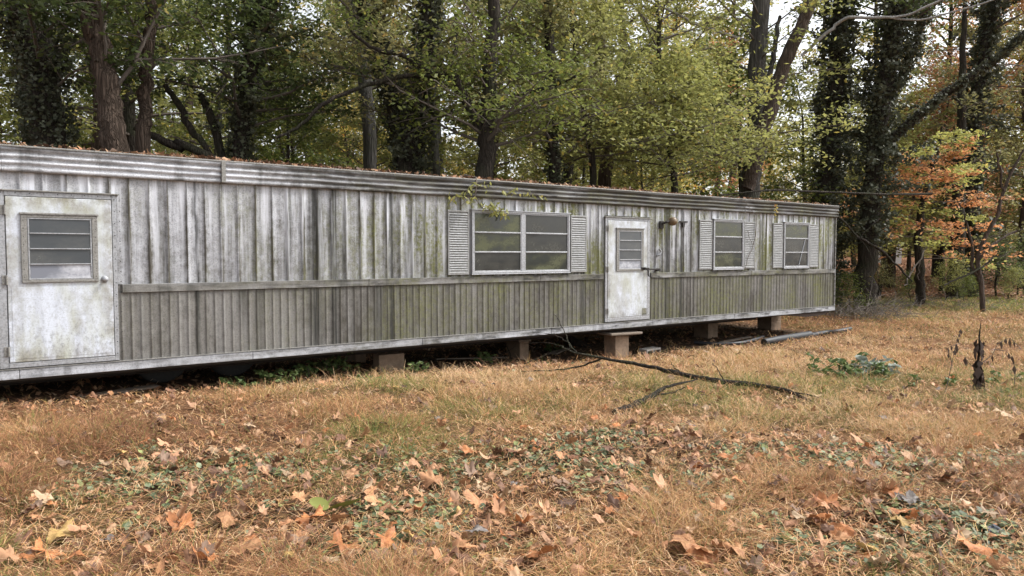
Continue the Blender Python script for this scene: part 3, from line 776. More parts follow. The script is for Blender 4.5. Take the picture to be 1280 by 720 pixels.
# loose straw lying every way
n = 60000
X, Y = sample_view(n, 3.1, 22, 1.1); k = nr.rand(n) < (1-.8*underhome(X, Y))*(1-forest_mask(X, Y)); X, Y = X[k], Y[k]; n = len(X)
Zs = ground_z(X, Y)+.008+nr.rand(n)*.05; az = nr.rand(n)*6.28; Ls = .05+.13*nr.rand(n)
d = np.stack([np.cos(az)*Ls, np.sin(az)*Ls, nr.randn(n)*.022], 1); s = np.stack([-np.sin(az), np.cos(az), np.zeros(n)], 1)*(np.maximum(.0016, .0003*Y)[:,None])
p = np.stack([X, Y, Zs], 1); mid_ = p+d*.5+np.stack([nr.randn(n)*.008, nr.randn(n)*.008, .006+nr.rand(n)*.018], 1)
V = np.stack([p-s, p+s, mid_-s, mid_+s, p+d-s*.4, p+d+s*.4], 1).reshape(-1, 3); b = (np.arange(n)*6)[:,None]
Q = np.concatenate([b+np.array([[0,1,3,2]]), b+np.array([[2,3,5,4]])])
C = np.repeat(STRAW[nr.randint(0, 6, n)]*(.75+.6*nr.rand(n))[:,None], 6, axis=0)
tag(np_mesh('loose_straw', V, [Q], MG, color=np.clip(C, 0, .8)), 'fine broken straw lying loose over the turf', 'straw', kind='stuff')

# ------------------------------------------------------------------ ground ivy
def disc_leaves(P, rad, az, tilt, col, name, label, cat, kind='stuff'):
    n = len(P); K = 7; t = np.linspace(.35, 2*np.pi-.35, K)
    shp = np.array([.75, 1.0, 1.02, .92, 1.02, 1.0, .75])
    lx = np.cos(t)*shp; ly = np.sin(t)*shp; lz = .10*np.abs(np.sin(t))+.05*np.cos(3*t)
    ca, sa = np.cos(az)[:,None], np.sin(az)[:,None]
    x = lx[None]*ca-ly[None]*sa; y = lx[None]*sa+ly[None]*ca
    z = lz[None]+tilt[:,:1]*x+tilt[:,1:]*y
    ring = np.stack([x, y, z], 2)*rad[:,None,None]+P[:,None,:]
    V = np.concatenate([P[:,None,:], ring], 1).reshape(-1, 3); b = (np.arange(n)*(K+1))[:,None]
    T = np.concatenate([b+np.array([[0, i+1, i+2]]) for i in range(K-1)])
    C = np.repeat(col, K+1, axis=0)
    return tag(np_mesh(name, V, [T], MLF, color=C), label, cat, kind=kind)
MLF = mat_attr('small_leaf', .2, .55, .4)
n = 50000
X, Y = sample_view(n, 3.2, 12, 1.0); k = nr.rand(n) < np.clip(low_spots(X, Y)*1.3-.15, 0, 1)*sstep(.42, .55, fbm(X, Y, 1.6, 90))*(1-.9*underhome(X, Y)); X, Y = X[k], Y[k]; n = len(X)
rad = .009+.019*nr.rand(n)**1.3
G4 = np.array([[.075,.105,.045],[.11,.145,.065],[.19,.22,.13],[.06,.08,.035],[.22,.24,.09]])
disc_leaves(np.stack([X, Y, ground_z(X, Y)+.015+nr.rand(n)*.035], 1), rad, nr.rand(n)*6.28, nr.randn(n, 2)*.35, G4[nr.randint(0, 5, n)]*(.8+.5*nr.rand(n))[:,None], 'ground_ivy', 'low mat of small round green leaves between the tussocks', 'ground cover')

# ------------------------------------------------------------------ fallen leaves
def lobed_leaf(seed, flat=False):
    """a plane-tree leaf: five toothed lobes on a stalk, curled as it dried; unit size about 1 across"""
    r = random.Random(seed)
    tips = [(90, 1.0), (38, .93), (142, .93), (-12, .70), (192, .70)]
    key = {}
    for a, l in tips:
        l *= r.uniform(.9, 1.08); a += r.uniform(-4, 4)
        key[a] = l*.55; key[a-9] = l*.45; key[a+8] = l*.44; key[a-12] = l*.47; key[a+13] = l*.46; key[a-19] = l*.38; key[a+19] = l*.39
    for a in (64, 116, 13, 167): key[a+r.uniform(-2, 2)] = .31*r.uniform(.8, 1.25)
    key[-38] = .33; key[218] = .33; key[-72] = .17; key[252] = .17; key[-90.1] = .10
    ang = sorted(key); rads = [key[a] for a in ang]
    cx = r.uniform(-.6, .8); ph = r.uniform(0, 6.28); fold = r.uniform(-.5, .35); up = r.uniform(-.6, .2); k1 = r.uniform(5, 9); k2 = r.uniform(0, 6)
    def P(a, q):
        x = math.cos(R(a))*q; y = math.sin(R(a))*q
        z = cx*q*q*(.5+.5*math.cos(2*(R(a)-ph)))*.8 + fold*abs(x)*.7 + up*q*q*.6 + .16*math.sin(x*k1+k2)*math.cos(y*k1*.8+k2)*min(q*3, 1) + .06*math.sin(R(a)*5+k2)*q*2
        sh = 1-.3*q*abs(up)
        return (x*sh, y*sh, z)
    V = [P(0, 0)]; n = len(ang)
    for f in (.5, 1.0):
        for a, q in zip(ang, rads): V.append(P(a, q*f))
    T = []; Q = []
    for i in range(n):
        j = (i+1) % n
        T.append((0, 1+i, 1+j)); Q.append((1+i, 1+n+i, 1+n+j, 1+j))
    b = len(V); V += [(-.012, -.05, .0), (.012, -.05, .0), (.03, -.5, .06), (.045, -.5, .06)]; Q.append((b, b+1, b+3, b+2))
    return np.array(V), np.array(T), np.array(Q)
def mat_dead(name, c1, c2, c3):
    m, nt, out = new_mat(name)
    tc = N(nt, 'ShaderNodeTexCoord'); oi = N(nt, 'ShaderNodeObjectInfo')
    P = tc.outputs['Object']
    a = noise(nt, P, 3.5, 5, .6, .35, .65); b = noise(nt, P, 14, 5, .65, .45, .65)
    gr = N(nt, 'ShaderNodeTexGradient', gradient_type='RADIAL'); L(nt, P, gr.inputs[0])
    fr = mth(nt, 'ABSOLUTE', mth(nt, 'SUBTRACT', mth(nt, 'FRACT', mth(nt, 'MULTIPLY', gr.outputs['Fac'], 12.0)), .5))
    ve = maprange(nt, fr, .0, .06, .5, 0)
    c = mix(nt, a, c1, c2); c = mix(nt, mth(nt, 'MULTIPLY', b, .5), c, c3)
    c = mix(nt, ve, c, tuple(min(1, x*1.5) for x in c1))
    hsv = N(nt, 'ShaderNodeHueSaturation'); L(nt, c, hsv.inputs['Color']); L(nt, maprange(nt, oi.outputs['Random'], 0, 1, .75, 1.2), hsv.inputs['Value'])
    c = hsv.outputs[0]
    p = N(nt, 'ShaderNodeBsdfPrincipled'); L(nt, c, p.inputs['Base Color']); p.inputs['Roughness'].default_value = .6; p.inputs['Specular IOR Level'].default_value = .3
    tr = N(nt, 'ShaderNodeBsdfTranslucent'); L(nt, c, tr.inputs['Color'])
    ms = N(nt, 'ShaderNodeMixShader'); ms.inputs[0].default_value = .15
    L(nt, p.outputs[0], ms.inputs[1]); L(nt, tr.outputs[0], ms.inputs[2]); L(nt, ms.outputs[0], out.inputs['Surface'])
    return m
DEAD = {
 'tan': mat_dead('leaf_tan', (.46,.25,.125), (.37,.18,.085), (.19,.09,.045)),
 'orange': mat_dead('leaf_orange', (.50,.21,.08), (.38,.15,.06), (.18,.07,.03)),
 'brown': mat_dead('leaf_brown', (.21,.10,.055), (.13,.06,.035), (.06,.03,.02)),
 'yellow': mat_dead('leaf_yellow', (.52,.36,.13), (.46,.29,.11), (.26,.15,.06)),
 'cream': mat_dead('leaf_cream', (.50,.37,.23), (.42,.29,.17), (.26,.17,.10)),
 'grey': mat_dead('leaf_grey', (.25,.22,.20), (.17,.15,.14), (.09,.08,.07)),
}
LEAFV = [lobed_leaf(100+i) for i in range(9)]
protos = {}
def leaf_mesh(v, c):
    if (v, c) not in protos:
        V, T, Q = LEAFV[v]; me_o = np_mesh('fallen_leaf', V, [T, Q], DEAD[c], smooth=False)
        protos[(v, c)] = me_o.data; bpy.data.objects.remove(me_o)
    return protos[(v, c)]
lr = random.Random(77)
def put_leaf(p, size, c, label, group, v=None, tilt=.35):
    o = bpy.data.objects.new('fallen_leaf', leaf_mesh(lr.randrange(9) if v is None else v, c)); COL.objects.link(o)
    o.location = p; o.scale = (size, size, size)
    o.rotation_euler = (lr.gauss(0, tilt), lr.gauss(0, tilt), lr.uniform(0, 6.28))
    return tag(o, label, 'leaf', group)
for x, y, s, c, lab in named:
    p = atg(x, y+3); p.z += .07
    o = put_leaf(p, s*1.4, c, lab, 'large fallen leaves in the foreground', tilt=.2)
cols_ = ['tan']*9+['orange']*5+['brown']*5+['yellow']*1+['cream']*1+['grey']*2
desc = {'tan':'dry tan lobed leaf fallen in the grass','orange':'dry rust orange lobed leaf fallen in the grass','brown':'dark brown curled leaf fallen in the grass','yellow':'small yellow leaf fallen in the grass','cream':'pale bleached leaf fallen in the grass','grey':'grey brown weathered leaf fallen in the grass'}
placed = [Vector((o_[0], o_[1])) for o_ in []]
cnt = 0
while cnt < 245:
    D = 3.7*(11/3.7)**lr.random(); X_ = lr.uniform(-.68, .68)*D
    if float(underhome(X_, D)) > .3 or lr.random() > .35+.65*float(low_spots(X_, D)): continue
    c = lr.choice(cols_)
    put_leaf(Vector((X_, D, gz(X_, D)+lr.uniform(.03, .085))), lr.uniform(.065, .15), c, desc[c], 'dry %s leaves scattered over the clearing' % c, tilt=.22); cnt += 1
# litter beyond count: lobed leaves and scraps as one object each
def merge_leaves(name, X, Y, Z, size, pal, label, tilt=.5, parent=None):
    Vs = []; Ts = []; Qs = []; Cs = []; off = 0
    for v in range(9):
        sel = np.arange(len(X))[v::9]; n = len(sel)
        if n == 0: continue
        V, T, Q = LEAFV[v]; k = len(V)
        a = nr.rand(n)*6.28; ca, sa = np.cos(a)[:,None], np.sin(a)[:,None]; s = size[sel][:,None]
        tx = nr.randn(n)[:,None]*tilt; ty = nr.randn(n)[:,None]*tilt
        x = V[None,:,0]*ca-V[None,:,1]*sa; y = V[None,:,0]*sa+V[None,:,1]*ca; z = V[None,:,2]+x*tx+y*ty
        W = np.stack([x*s+X[sel][:,None], y*s+Y[sel][:,None], z*s+Z[sel][:,None]], 2).reshape(-1, 3)
        b = off+(np.arange(n)*k)[:,None,None]
        Ts.append((b+T[None]).reshape(-1, 3)); Qs.append((b+Q[None]).reshape(-1, 4)); Vs.append(W); off += n*k
        c = pal[nr.randint(0, len(pal), n)]*(.7+.55*nr.rand(n))[:,None]; Cs.append(np.repeat(c, k, axis=0))
    return tag(np_mesh(name, np.concatenate(Vs), [np.concatenate(Ts), np.concatenate(Qs)], MDL, color=np.clip(np.concatenate(Cs), 0, .9), parent=parent), label, 'leaf litter', kind='stuff')
MDL = mat_attr('dead_leaf', .12, .65, .3)
PAL = np.array([[.42,.24,.14],[.36,.18,.09],[.26,.13,.07],[.15,.08,.05],[.40,.22,.12],[.42,.26,.15],[.20,.13,.09],[.43,.23,.13],[.38,.27,.17],[.11,.06,.04],[.18,.095,.06]])
n = 9500; X, Y = sample_view(n, 3.3, 34, .8)
k = (nr.rand(n) < .42+.5*low_spots(X, Y))*(nr.rand(n) > .8*underhome(X, Y)); X, Y = X[k], Y[k]; n = len(X)
merge_leaves('leaf_litter', X, Y, ground_z(X, Y)+.012+.07*nr.rand(n), .04+.11*nr.rand(n)**1.5, PAL, 'carpet of small dry leaves over the whole clearing', .4)
def scraps(name, X, Y, Z, size, pal, label, parent=None, cat='leaf litter'):
    n = len(X); a = nr.rand(n)*6.28; d = np.stack([np.cos(a), np.sin(a), nr.randn(n)*.45], 1)*size[:,None]
    s = np.stack([-np.sin(a), np.cos(a), nr.randn(n)*.45], 1)*(size*(.2+.35*nr.rand(n)))[:,None]
    P = np.stack([X, Y, Z], 1); lift = np.zeros((n, 3)); lift[:,2] = size*.25*nr.randn(n)
    V = np.stack([P-d*.5, P-d*.1+s*.9, P+d*.5+lift, P+d*.05-s], 1).reshape(-1, 3)
    C = np.repeat(pal[nr.randint(0, len(pal), n)]*(.6+.7*nr.rand(n))[:,None], 4, axis=0); b = (np.arange(n)*4)[:,None]
    T = np.concatenate([b+np.array([[0,1,2]]), b+np.array([[0,2,3]])])
    return tag(np_mesh(name, V, [T], MDL, color=np.clip(C, 0, .9), parent=parent), label, cat, kind='stuff')
n = 52000; X, Y = sample_view(n, 3.2, 30, 1.0); k = (nr.rand(n) < .35+.65*low_spots(X, Y))*(nr.rand(n) > .75*underhome(X, Y)); X, Y = X[k], Y[k]; n = len(X)
scraps('leaf_scraps', X, Y, ground_z(X, Y)+.006+.02*nr.rand(n), .014+.035*nr.rand(n)**2+.0012*Y, PAL, 'crumbled bits of dead leaf between the grass')
# forest floor litter at the wood's edge and under the home
n = 34000; X = nr.uniform(5, 40, n); Y = nr.uniform(19, 52, n); k = nr.rand(n) < forest_mask(X, Y); X, Y = X[k], Y[k]; n = len(X)
scraps('forest_leaf_litter', X, Y, ground_z(X, Y)+.03*nr.rand(n), .07+.09*nr.rand(n), np.array([[.30,.15,.08],[.40,.19,.10],[.20,.11,.07],[.48,.27,.15],[.14,.08,.05],[.38,.27,.16]]), 'brown leaf litter covering the floor of the woods')
n = 3000; u = nr.uniform(-2, 16, n); v = nr.uniform(-.4, 3.5, n); X = FX+u*FDX-v*FDY; Y = FY+u*FDY+v*FDX
scraps('litter_under_home', X, Y, ground_z(X, Y)+.03*nr.rand(n), .04+.06*nr.rand(n), PAL*.8, 'dead leaves blown under the raised floor')
# leaves on the roof edge
n = 5200; u = nr.uniform(-2.2, 16.1, n); v = np.abs(nr.randn(n))*.25-.02; k = nr.rand(n) < (.35+.65*sstep(.35, .6, fbm(u, v, .7, 8)))*np.where(u > 11, .35, 1); u, v = u[k], v[k]; n = len(u)
X = FX+u*FDX-v*FDY; Y = FY+u*FDY+v*FDX
scraps('roof_leaf_litter', X, Y, 2.735+.10*np.sin(np.pi*np.clip(v/3.05, 0, 1))+.035*nr.rand(n), .035+.05*nr.rand(n), PAL*.75, 'dead leaves piled along the roof edge of the mobile home')
# ------------------------------------------------------------------ trees
tr_ = np.random.RandomState(21)
def leaf_quads(P, size, droop=.25, aspect=.5, rs=tr_, upb=.9):
    """pointed leaves as folded quads with random facing, mostly level"""
    n = len(P); a = rs.rand(n)*6.28
    d = np.stack([np.cos(a), np.sin(a), -droop+.45*rs.randn(n)], 1); d /= np.linalg.norm(d, axis=1)[:,None]
    nrm = rs.randn(n, 3)*.6; nrm[:,2] += upb; s = np.cross(d, nrm); s /= (np.linalg.norm(s, axis=1)[:,None]+1e-6)
    size = size*(.65+.7*rs.rand(n)); l = size[:,None]; w = (size*aspect*.5)[:,None]
    V = np.stack([P-d*l*.5, P-d*l*.02+s*w, P+d*l*.5, P-d*l*.02-s*w], 1).reshape(-1, 3)
    F_ = np.arange(n*4).reshape(n, 4)
    return V, F_
BK = {
 'brown': mat_bark('bark_brown', (.075,.055,.042), (.135,.10,.078), 1.0, None, 1.2),
 'dark': mat_bark('bark_dark', (.038,.031,.026), (.07,.058,.047), 1.2, (.05,.06,.03)),
 'grey': mat_bark('bark_grey', (.075,.07,.064), (.15,.142,.132), 1.0, (.07,.075,.05), .9),
 'tan': mat_bark('bark_tan', (.085,.065,.052), (.14,.11,.09), 1.0, None, .9),
 'pale': mat_bark('bark_pale', (.26,.25,.24), (.42,.41,.39), 1.6, None, .3),
 'twig': mat_simple('twig_bark', (.10,.08,.065), .9, 0, .5, 20, (.16,.14,.12), .5),
 'deadwood': mat_simple('dead_wood', (.17,.145,.125), .9, 0, .6, 14, (.07,.055,.045), .6),
}
LF = {
 'dkgreen': mat_leaf('foliage_dark_green', (.05,.07,.025), (.12,.145,.045), (.24,.21,.045), .95, .5),
 'green': mat_leaf('foliage_green', (.09,.12,.03), (.20,.22,.055), (.36,.29,.06), .90, .52),
 'ygreen': mat_leaf('foliage_yellow_green', (.19,.21,.065), (.37,.36,.12), (.44,.36,.09), .88, .52),
 'yellow': mat_leaf('foliage_yellow', (.38,.31,.08), (.60,.47,.13), (.50,.24,.06), .85, .5),
 'orange': mat_leaf('foliage_orange', (.52,.22,.09), (.66,.36,.17), (.56,.42,.12), .90, .52),
 'rust': mat_leaf('foliage_rust', (.24,.11,.05), (.42,.23,.10), (.40,.32,.10), .85, .35),
 'olive': mat_leaf('foliage_olive', (.15,.155,.065), (.32,.29,.12), (.40,.28,.10), .86, .52),
 'limeleaf': mat_leaf('foliage_lime', (.30,.32,.09), (.48,.46,.14), (.60,.42,.12), .9, .52),
 'ivy': mat_leaf('ivy_leaves', (.05,.056,.034), (.105,.112,.07), (.17,.17,.10), .92, .22, .52),
 'silver': mat_leaf('silver_leaves', (.17,.20,.16), (.30,.33,.28), None, .9, .2),
 'weed': mat_leaf('weed_leaves', (.06,.10,.03), (.13,.18,.06), (.24,.27,.10), .9, .3),
 'lime': mat_leaf('lime_seedling', (.15,.165,.04), (.20,.21,.05), None, .9, .1),
 'deadleaf': mat_leaf('withered_leaf', (.045,.03,.025), (.10,.07,.055), None, .9, .1),
}
def smooth_line(pts, rad, sub=4, wob=0., rr=None):
    """Catmull-Rom through the points"""
    P = [Vector(p) for p in pts]; out = []; ro = []
    for i in range(len(P)-1):
        p0 = P[max(i-1,0)]; p1 = P[i]; p2 = P[i+1]; p3 = P[min(i+2,len(P)-1)]
        for k in range(sub):
            t = k/sub
            q = .5*((2*p1)+(-p0+p2)*t+(2*p0-5*p1+4*p2-p3)*t*t+(-p0+3*p1-3*p2+p3)*t**3)
            if wob and rr: q = q+Vector((rr.gauss(0, wob), rr.gauss(0, wob), 0))
            out.append(q); ro.append(rad[i]+(rad[i+1]-rad[i])*t)
    out.append(P[-1]); ro.append(rad[-1]); return out, ro
def poly_at(line, t):
    f = t*(len(line)-1); i = min(int(f), len(line)-2); return line[i].lerp(line[i+1], f-i)
def crown_from(line, z0, z1, reach, nlimb, rr, per=42, sub=9, leaf=.1, spread=.2, up=.35, gap=0., rs=tr_, azr=None, limb_r=.04, tint_amp=.5, flat=False, low=None):
    """limbs leave the trunk between z0 and z1, shoots leave the limbs, leaves sit along the shoots"""
    mbr = MB(); pts = []; tints = []
    zmin, zmax = line[0].z, line[-1].z
    for i in range(nlimb):
        q = (i+rr.random())/nlimb; z = z0+(z1-z0)*q
        t = min(max((z-zmin)/(zmax-zmin), 0), 1); b = poly_at(line, t)
        az = rr.uniform(*azr) if azr else i*2.399+rr.uniform(-.5, .5)
        Ln = reach*(1-.55*q**1.6)*rr.uniform(.65, 1.15); el = up*rr.uniform(.3, 1.5)+.35*q
        d = Vector((math.cos(az)*math.cos(el), math.sin(az)*math.cos(el), math.sin(el)))
        P = [b]; nseg = 5; dd = d.copy()
        for s in range(nseg):
            dd = (dd+Vector((rr.gauss(0,.16), rr.gauss(0,.16), rr.gauss(-.03 if flat else -.01,.10)))).normalized(); P.append(P[-1]+dd*Ln/nseg)
        r0 = limb_r*(Ln/reach)
        mbr.tube(P, [r0*(1-.8*k/nseg) for k in range(nseg+1)], 5, False)
        for s in range(sub):
            t2 = .22+.78*(s+rr.random())/sub; o = poly_at(P, t2)
            a2 = az+rr.choice((-1,1))*rr.uniform(.3, 1.4); e2 = rr.gauss(.08, .18 if flat else .38); l2 = Ln*.30*(1.25-t2)*rr.uniform(.6, 1.3)+.25
            d2 = Vector((math.cos(a2)*math.cos(e2), math.sin(a2)*math.cos(e2), math.sin(e2)-.05))
            e = o+d2*l2; m_ = o.lerp(e, .5)+Vector((0,0,.04*l2)); mbr.tube([o, m_, e], [r0*.22+.004, r0*.14+.003, .002], 3, False)
            if rr.random() < gap: continue
            n = int(per*rr.uniform(.6, 1.4)); tt = rs.rand(n)**.75
            q_ = np.array(o)[None]+(np.array(e)-np.array(o))[None]*tt[:,None]*1.1
            sp = spread*(.45+.8*tt)[:,None]*rs.randn(n, 3)*np.array([1,1,.35 if flat else .6])
            pts.append(q_+sp); tints.append(np.clip(rs.rand(n)*.75+tint_amp*(rr.random()-.35), 0, 1))
    P = np.concatenate(pts); T = np.concatenate(tints)
    V, F_ = leaf_quads(P, np.full(len(P), leaf), rs=rs)
    return mbr, V, F_, np.repeat(T, 4)
def ivy_on(line, rad, z0, z1, dens, bulge, leaf=.085, rs=tr_, ragged=1.0):
    """evergreen ivy clothing a trunk: leaves hung round it, in uneven swells with short side shoots"""
    zs = [p.z for p in line]; pts = []
    for i in range(len(line)-1):
        a, b = line[i], line[i+1]
        zc = (a.z+b.z)/2
        if zc < z0 or zc > z1: continue
        ln = (b-a).length; r = rad[i]; R_ = r+bulge
        n = int(dens*ln*(2*math.pi*R_)); t = rs.rand(n); th = rs.rand(n)*6.28
        z = a.z+(b.z-a.z)*t
        sw = .25+1.1*vnoise(th*.95+z*.2, z*1.3, 1.0, 3+int(rad[0]*100))
        q = rs.rand(n)**.55
        rr_ = r+bulge*sw*q+.04*rs.randn(n)
        kp = rs.rand(n) < np.clip(.35+1.6*(vnoise(th*1.6+3, z*.9, 1.0, 8)-.25)+.4*(vnoise(th*4, z*4, 1.0, 2)-.5), .12, 1)
        C = np.array(a)[None]+(np.array(b)-np.array(a))[None]*t[:,None]
        pts.append((C+np.stack([np.cos(th)*rr_, np.sin(th)*rr_, .05*rs.randn(n)], 1))[kp])
        # side shoots
        k = int(3*ln*ragged+rs.rand())
        for _ in range(k):
            tq = rs.rand(); az = rs.rand()*6.28; l = (.15+.55*rs.rand()**1.5)*ragged; m_ = int(dens*.09*l*4)+8
            c = np.array(a)+(np.array(b)-np.array(a))*tq; dd = np.array([math.cos(az), math.sin(az), rs.uniform(-.5,.4)])
            s_ = rs.rand(m_)[:,None]; pts.append(c[None]+dd[None]*(r+bulge*.6+l*s_)+.07*rs.randn(m_, 3))
    P = np.concatenate(pts); V, F_ = leaf_quads(P, np.full(len(P), leaf), .5, .8, rs, .2)
    T = np.clip(rs.rand(len(P))*.8+.3*(vnoise(P[:,0]+P[:,1], P[:,2], 1.2)-.4), 0, 1)
    return V, F_, np.repeat(T, 4)
def trunk_line(px, D, wob=.03, rr=None, deep=True, top=15., dD=None):
    """px: (x, y, width) from low to high in the photograph, at depth D (dD: depth change along it)"""
    P = []; W = []
    for i, (x, y, w) in enumerate(px):
        d = D+(dD[i] if dD else 0); P.append(at(x, y, d)); W.append(w/F*d/2)
    if deep:
        b = P[0]; d0 = (P[1]-P[0]); 
        if d0.z > .01:
            k = (b.z-gz(b.x, b.y)+.05)/d0.z*.6; foot = Vector((b.x-d0.x*k, b.y-d0.y*k, 0))
        else: foot = b.copy()
        foot.z = gz(foot.x, foot.y)-.15
        P = [foot, foot.lerp(b, .18)+Vector((0,0,0))]+P; W = [W[0]*1.3, W[0]*1.06]+W
    if top and P[-1].z < top:
        d = (P[-1]-P[-2]).normalized(); d = (d+Vector((0,0,.4))).normalized(); l = (top-P[-1].z)/max(d.z, .3)
        P.append(P[-1]+d*l*.5); P.append(P[-1]+d*l*.5+Vector((0,0,.2))); W += [W[-1]*.72, W[-1]*.4]
    return smooth_line(P, W, 5, wob, rr)
def tree_thing(name, label, cat, foot, group=None): return thing(name, label, cat, (foot[0], foot[1], gz(foot[0], foot[1])), group)
def add_tube(name, line, rad, mat, parent, n=12, jag=.05, seed=1):
    mb = MB(); mb.tube(line, rad, n, True, jag, random.Random(seed)); return mb.build(name, mat, parent, smooth=True, loc=tuple(parent.location), recalc=False)
def add_leaves(name, V, F_, T, mat, parent, label=None):
    o = np_mesh(name, V, [F_], mat, parent, tint=T, loc=tuple(parent.location))
    if label: tag(o, label)
    return o
def full_tree(name, label, px, D, bark, leafmat=None, crown=None, ivy=None, seed=1, group=None, n=12, top=15., dD=None, limbs=(), wob=.025, cat='tree', jag=.05):
    rr = random.Random(seed); rs = np.random.RandomState(seed)
    line, rad = trunk_line(px, D, wob, rr, True, top, dD)
    t = tree_thing(name, label, cat, line[0], group)
    add_tube('trunk', line, rad, BK[bark], t, n, jag, seed)
    for lp in limbs:
        l2, r2 = trunk_line(lp['px'], D, .02, rr, False, lp.get('top', 0), lp.get('dD'))
        lb = add_tube('limb', l2, r2, BK[lp.get('bark', bark)], t, 9, .06, seed+3)
        if lp.get('ivy'):
            V, F_, T = ivy_on(l2, r2, -1, 40, lp['ivy'][0], lp['ivy'][1], rs=rs, ragged=.45); o = add_leaves('ivy', V, F_, T, LF['ivy'], t)
        if lp.get('twigs'):
            c = dict(lp['twigs']); m_ = c.pop('mat', leafmat)
            mbr, V, F_, T = crown_from(l2, rr=rr, rs=rs, **c) if l2[-1].z > l2[0].z+.2 else (None,)*4
            if mbr:
                mbr.build('twigs', BK['twig'], t, loc=tuple(t.location), recalc=False)
                if m_: add_leaves('foliage', V, F_, T, LF[m_], t)
    if ivy:
        V, F_, T = ivy_on(line, rad, ivy.get('z0', -1), ivy.get('z1', 14), ivy.get('dens', 420), ivy.get('bulge', .25), ivy.get('leaf', .085), rs, ivy.get('ragged', 1.)); add_leaves('ivy', V, F_, T, LF['ivy'], t)
    if crown:
        for cr in (crown if isinstance(crown, list) else [crown]):
            c = dict(cr); m_ = c.pop('mat', leafmat)
            mbr, V, F_, T = crown_from(line, rr=rr, rs=rs, **c)
            mbr.build('branches', BK['twig'], t, loc=tuple(t.location), recalc=False)
            add_leaves('crown', V, F_, T, LF[m_], t)
    return t, line, rad

# --- the trees one can tell apart, left to right
full_tree('ivy_covered_tree', 'broad black trunk thick with ivy at the far left, behind the near door', [(62,200,40),(56,120,40),(48,60,38),(30,0,36)], 14.5, 'dark', 'dkgreen',
  dict(z0=5.8, z1=12, reach=3.0, nlimb=11, per=44, sub=9, leaf=.12, gap=.1, up=.5), dict(dens=420, bulge=.26, z1=11), seed=3)
full_tree('furrowed_tree', 'thick brown deeply furrowed trunk leaning left above the near door', [(145,190,30),(138,140,28),(131,90,26),(122,50,25),(112,0,24)], 13.6, 'brown', 'dkgreen',
  dict(z0=7.0, z1=13, reach=3.2, nlimb=11, per=40, sub=9, leaf=.12, gap=.1, up=.6), seed=4, n=18, jag=.10, top=17)
full_tree('slim_furrowed_tree', 'slimmer brown furrowed trunk just right of the thick leaning one', [(179,190,17),(180,140,16),(184,80,15),(188,20,14),(190,0,13)], 14.4, 'brown', 'green',
  dict(z0=6.6, z1=12, reach=2.6, nlimb=9, per=40, sub=8, leaf=.11, gap=.1, up=.6), seed=5, n=14, jag=.09)
full_tree('ivy_covered_tree', 'dark ivy hung tree between the furrowed pair and the curved bare branch', [(300,195,20),(304,140,20),(312,90,20),(322,40,19),(330,0,18)], 16.0, 'dark', 'dkgreen',
  dict(z0=4.2, z1=11, reach=2.6, nlimb=22, per=40, sub=9, leaf=.11, gap=.15), dict(dens=360, bulge=.16, ragged=1.3), seed=6)
full_tree('grey_trunk_tree', 'plain grey trunk close behind the tilted ivy clad trunk left of centre', [(462,180,17),(458,120,17),(450,60,17),(438,0,16)], 20.5, 'grey', 'ygreen',
  dict(z0=6.5, z1=12, reach=3.2, nlimb=16, per=40, sub=8, leaf=.12), seed=7)
full_tree('ivy_covered_tree', 'tilted ivy clad trunk running up and left, left of centre', [(512,215,22),(497,150,22),(480,90,22),(466,40,21),(456,0,20)], 16.8, 'dark', 'olive',
  dict(z0=6.8, z1=12, reach=3.0, nlimb=14, per=40, sub=8, leaf=.11), dict(dens=430, bulge=.10, ragged=.3), seed=8)
full_tree('ivy_covered_tree', 'stout ivy smothered trunk left of the forked tree, bushy at its foot', [(514,215,34),(518,160,27),(524,110,22),(532,60,20),(538,0,18)], 16.2, 'dark', 'olive',
  dict(z0=5.2, z1=12, reach=2.8, nlimb=18, per=40, sub=8, leaf=.11), dict(dens=420, bulge=.16, ragged=1.1), seed=9)
full_tree('forked_tree', 'forked dark tree at centre whose left limb bends out to a long bare branch', [(606,215,22),(608,165,21),(612,120,17),(614,60,16),(618,0,15)], 15.2, 'dark', 'green',
  [dict(z0=4.2, z1=8.5, reach=2.6, nlimb=20, per=34, sub=8, leaf=.105, spread=.16, gap=.15), dict(z0=7.5, z1=13, reach=2.6, nlimb=10, per=36, sub=7, leaf=.11, gap=.2)], seed=10,
  limbs=[dict(px=[(602,165,14),(588,135,12),(572,104,11),(560,95,9),(545,92,7),(520,80,6),(500,68,6),(470,62,5),(438,38,3)], dD=[0,-.1,-.3,-.3,-.4,-.5,-.6,-.7,-.9], twigs=dict(z0=3, z1=7, reach=1.0, nlimb=9, per=22, sub=5, leaf=.10, mat='green', limb_r=.012)),
         dict(px=[(560,97,5),(520,94,6),(480,101,6),(440,113,5),(405,130,5),(370,160,4),(345,172,3)], dD=[-.3,-.5,-.6,-.8,-1,-1.1,-1.2]),
         dict(px=[(612,140,8),(650,118,6),(690,108,4),(720,95,3)], dD=[0,-.3,-.8,-1.2]),
         dict(px=[(574,105,7),(566,80,6),(568,60,4),(572,20,3)], dD=[-.3,-.3,-.2,0])])
full_tree('slender_dark_tree', 'slender dark ivied trunk right of the forked tree at centre', [(694,235,15),(692,180,14),(690,130,13),(686,60,12),(684,0,11)], 17.0, 'dark', 'olive',
  dict(z0=4.2, z1=11, reach=2.6, nlimb=20, per=38, sub=8, leaf=.11, gap=.1), dict(dens=300, bulge=.07, ragged=.5, z1=6), seed=11)
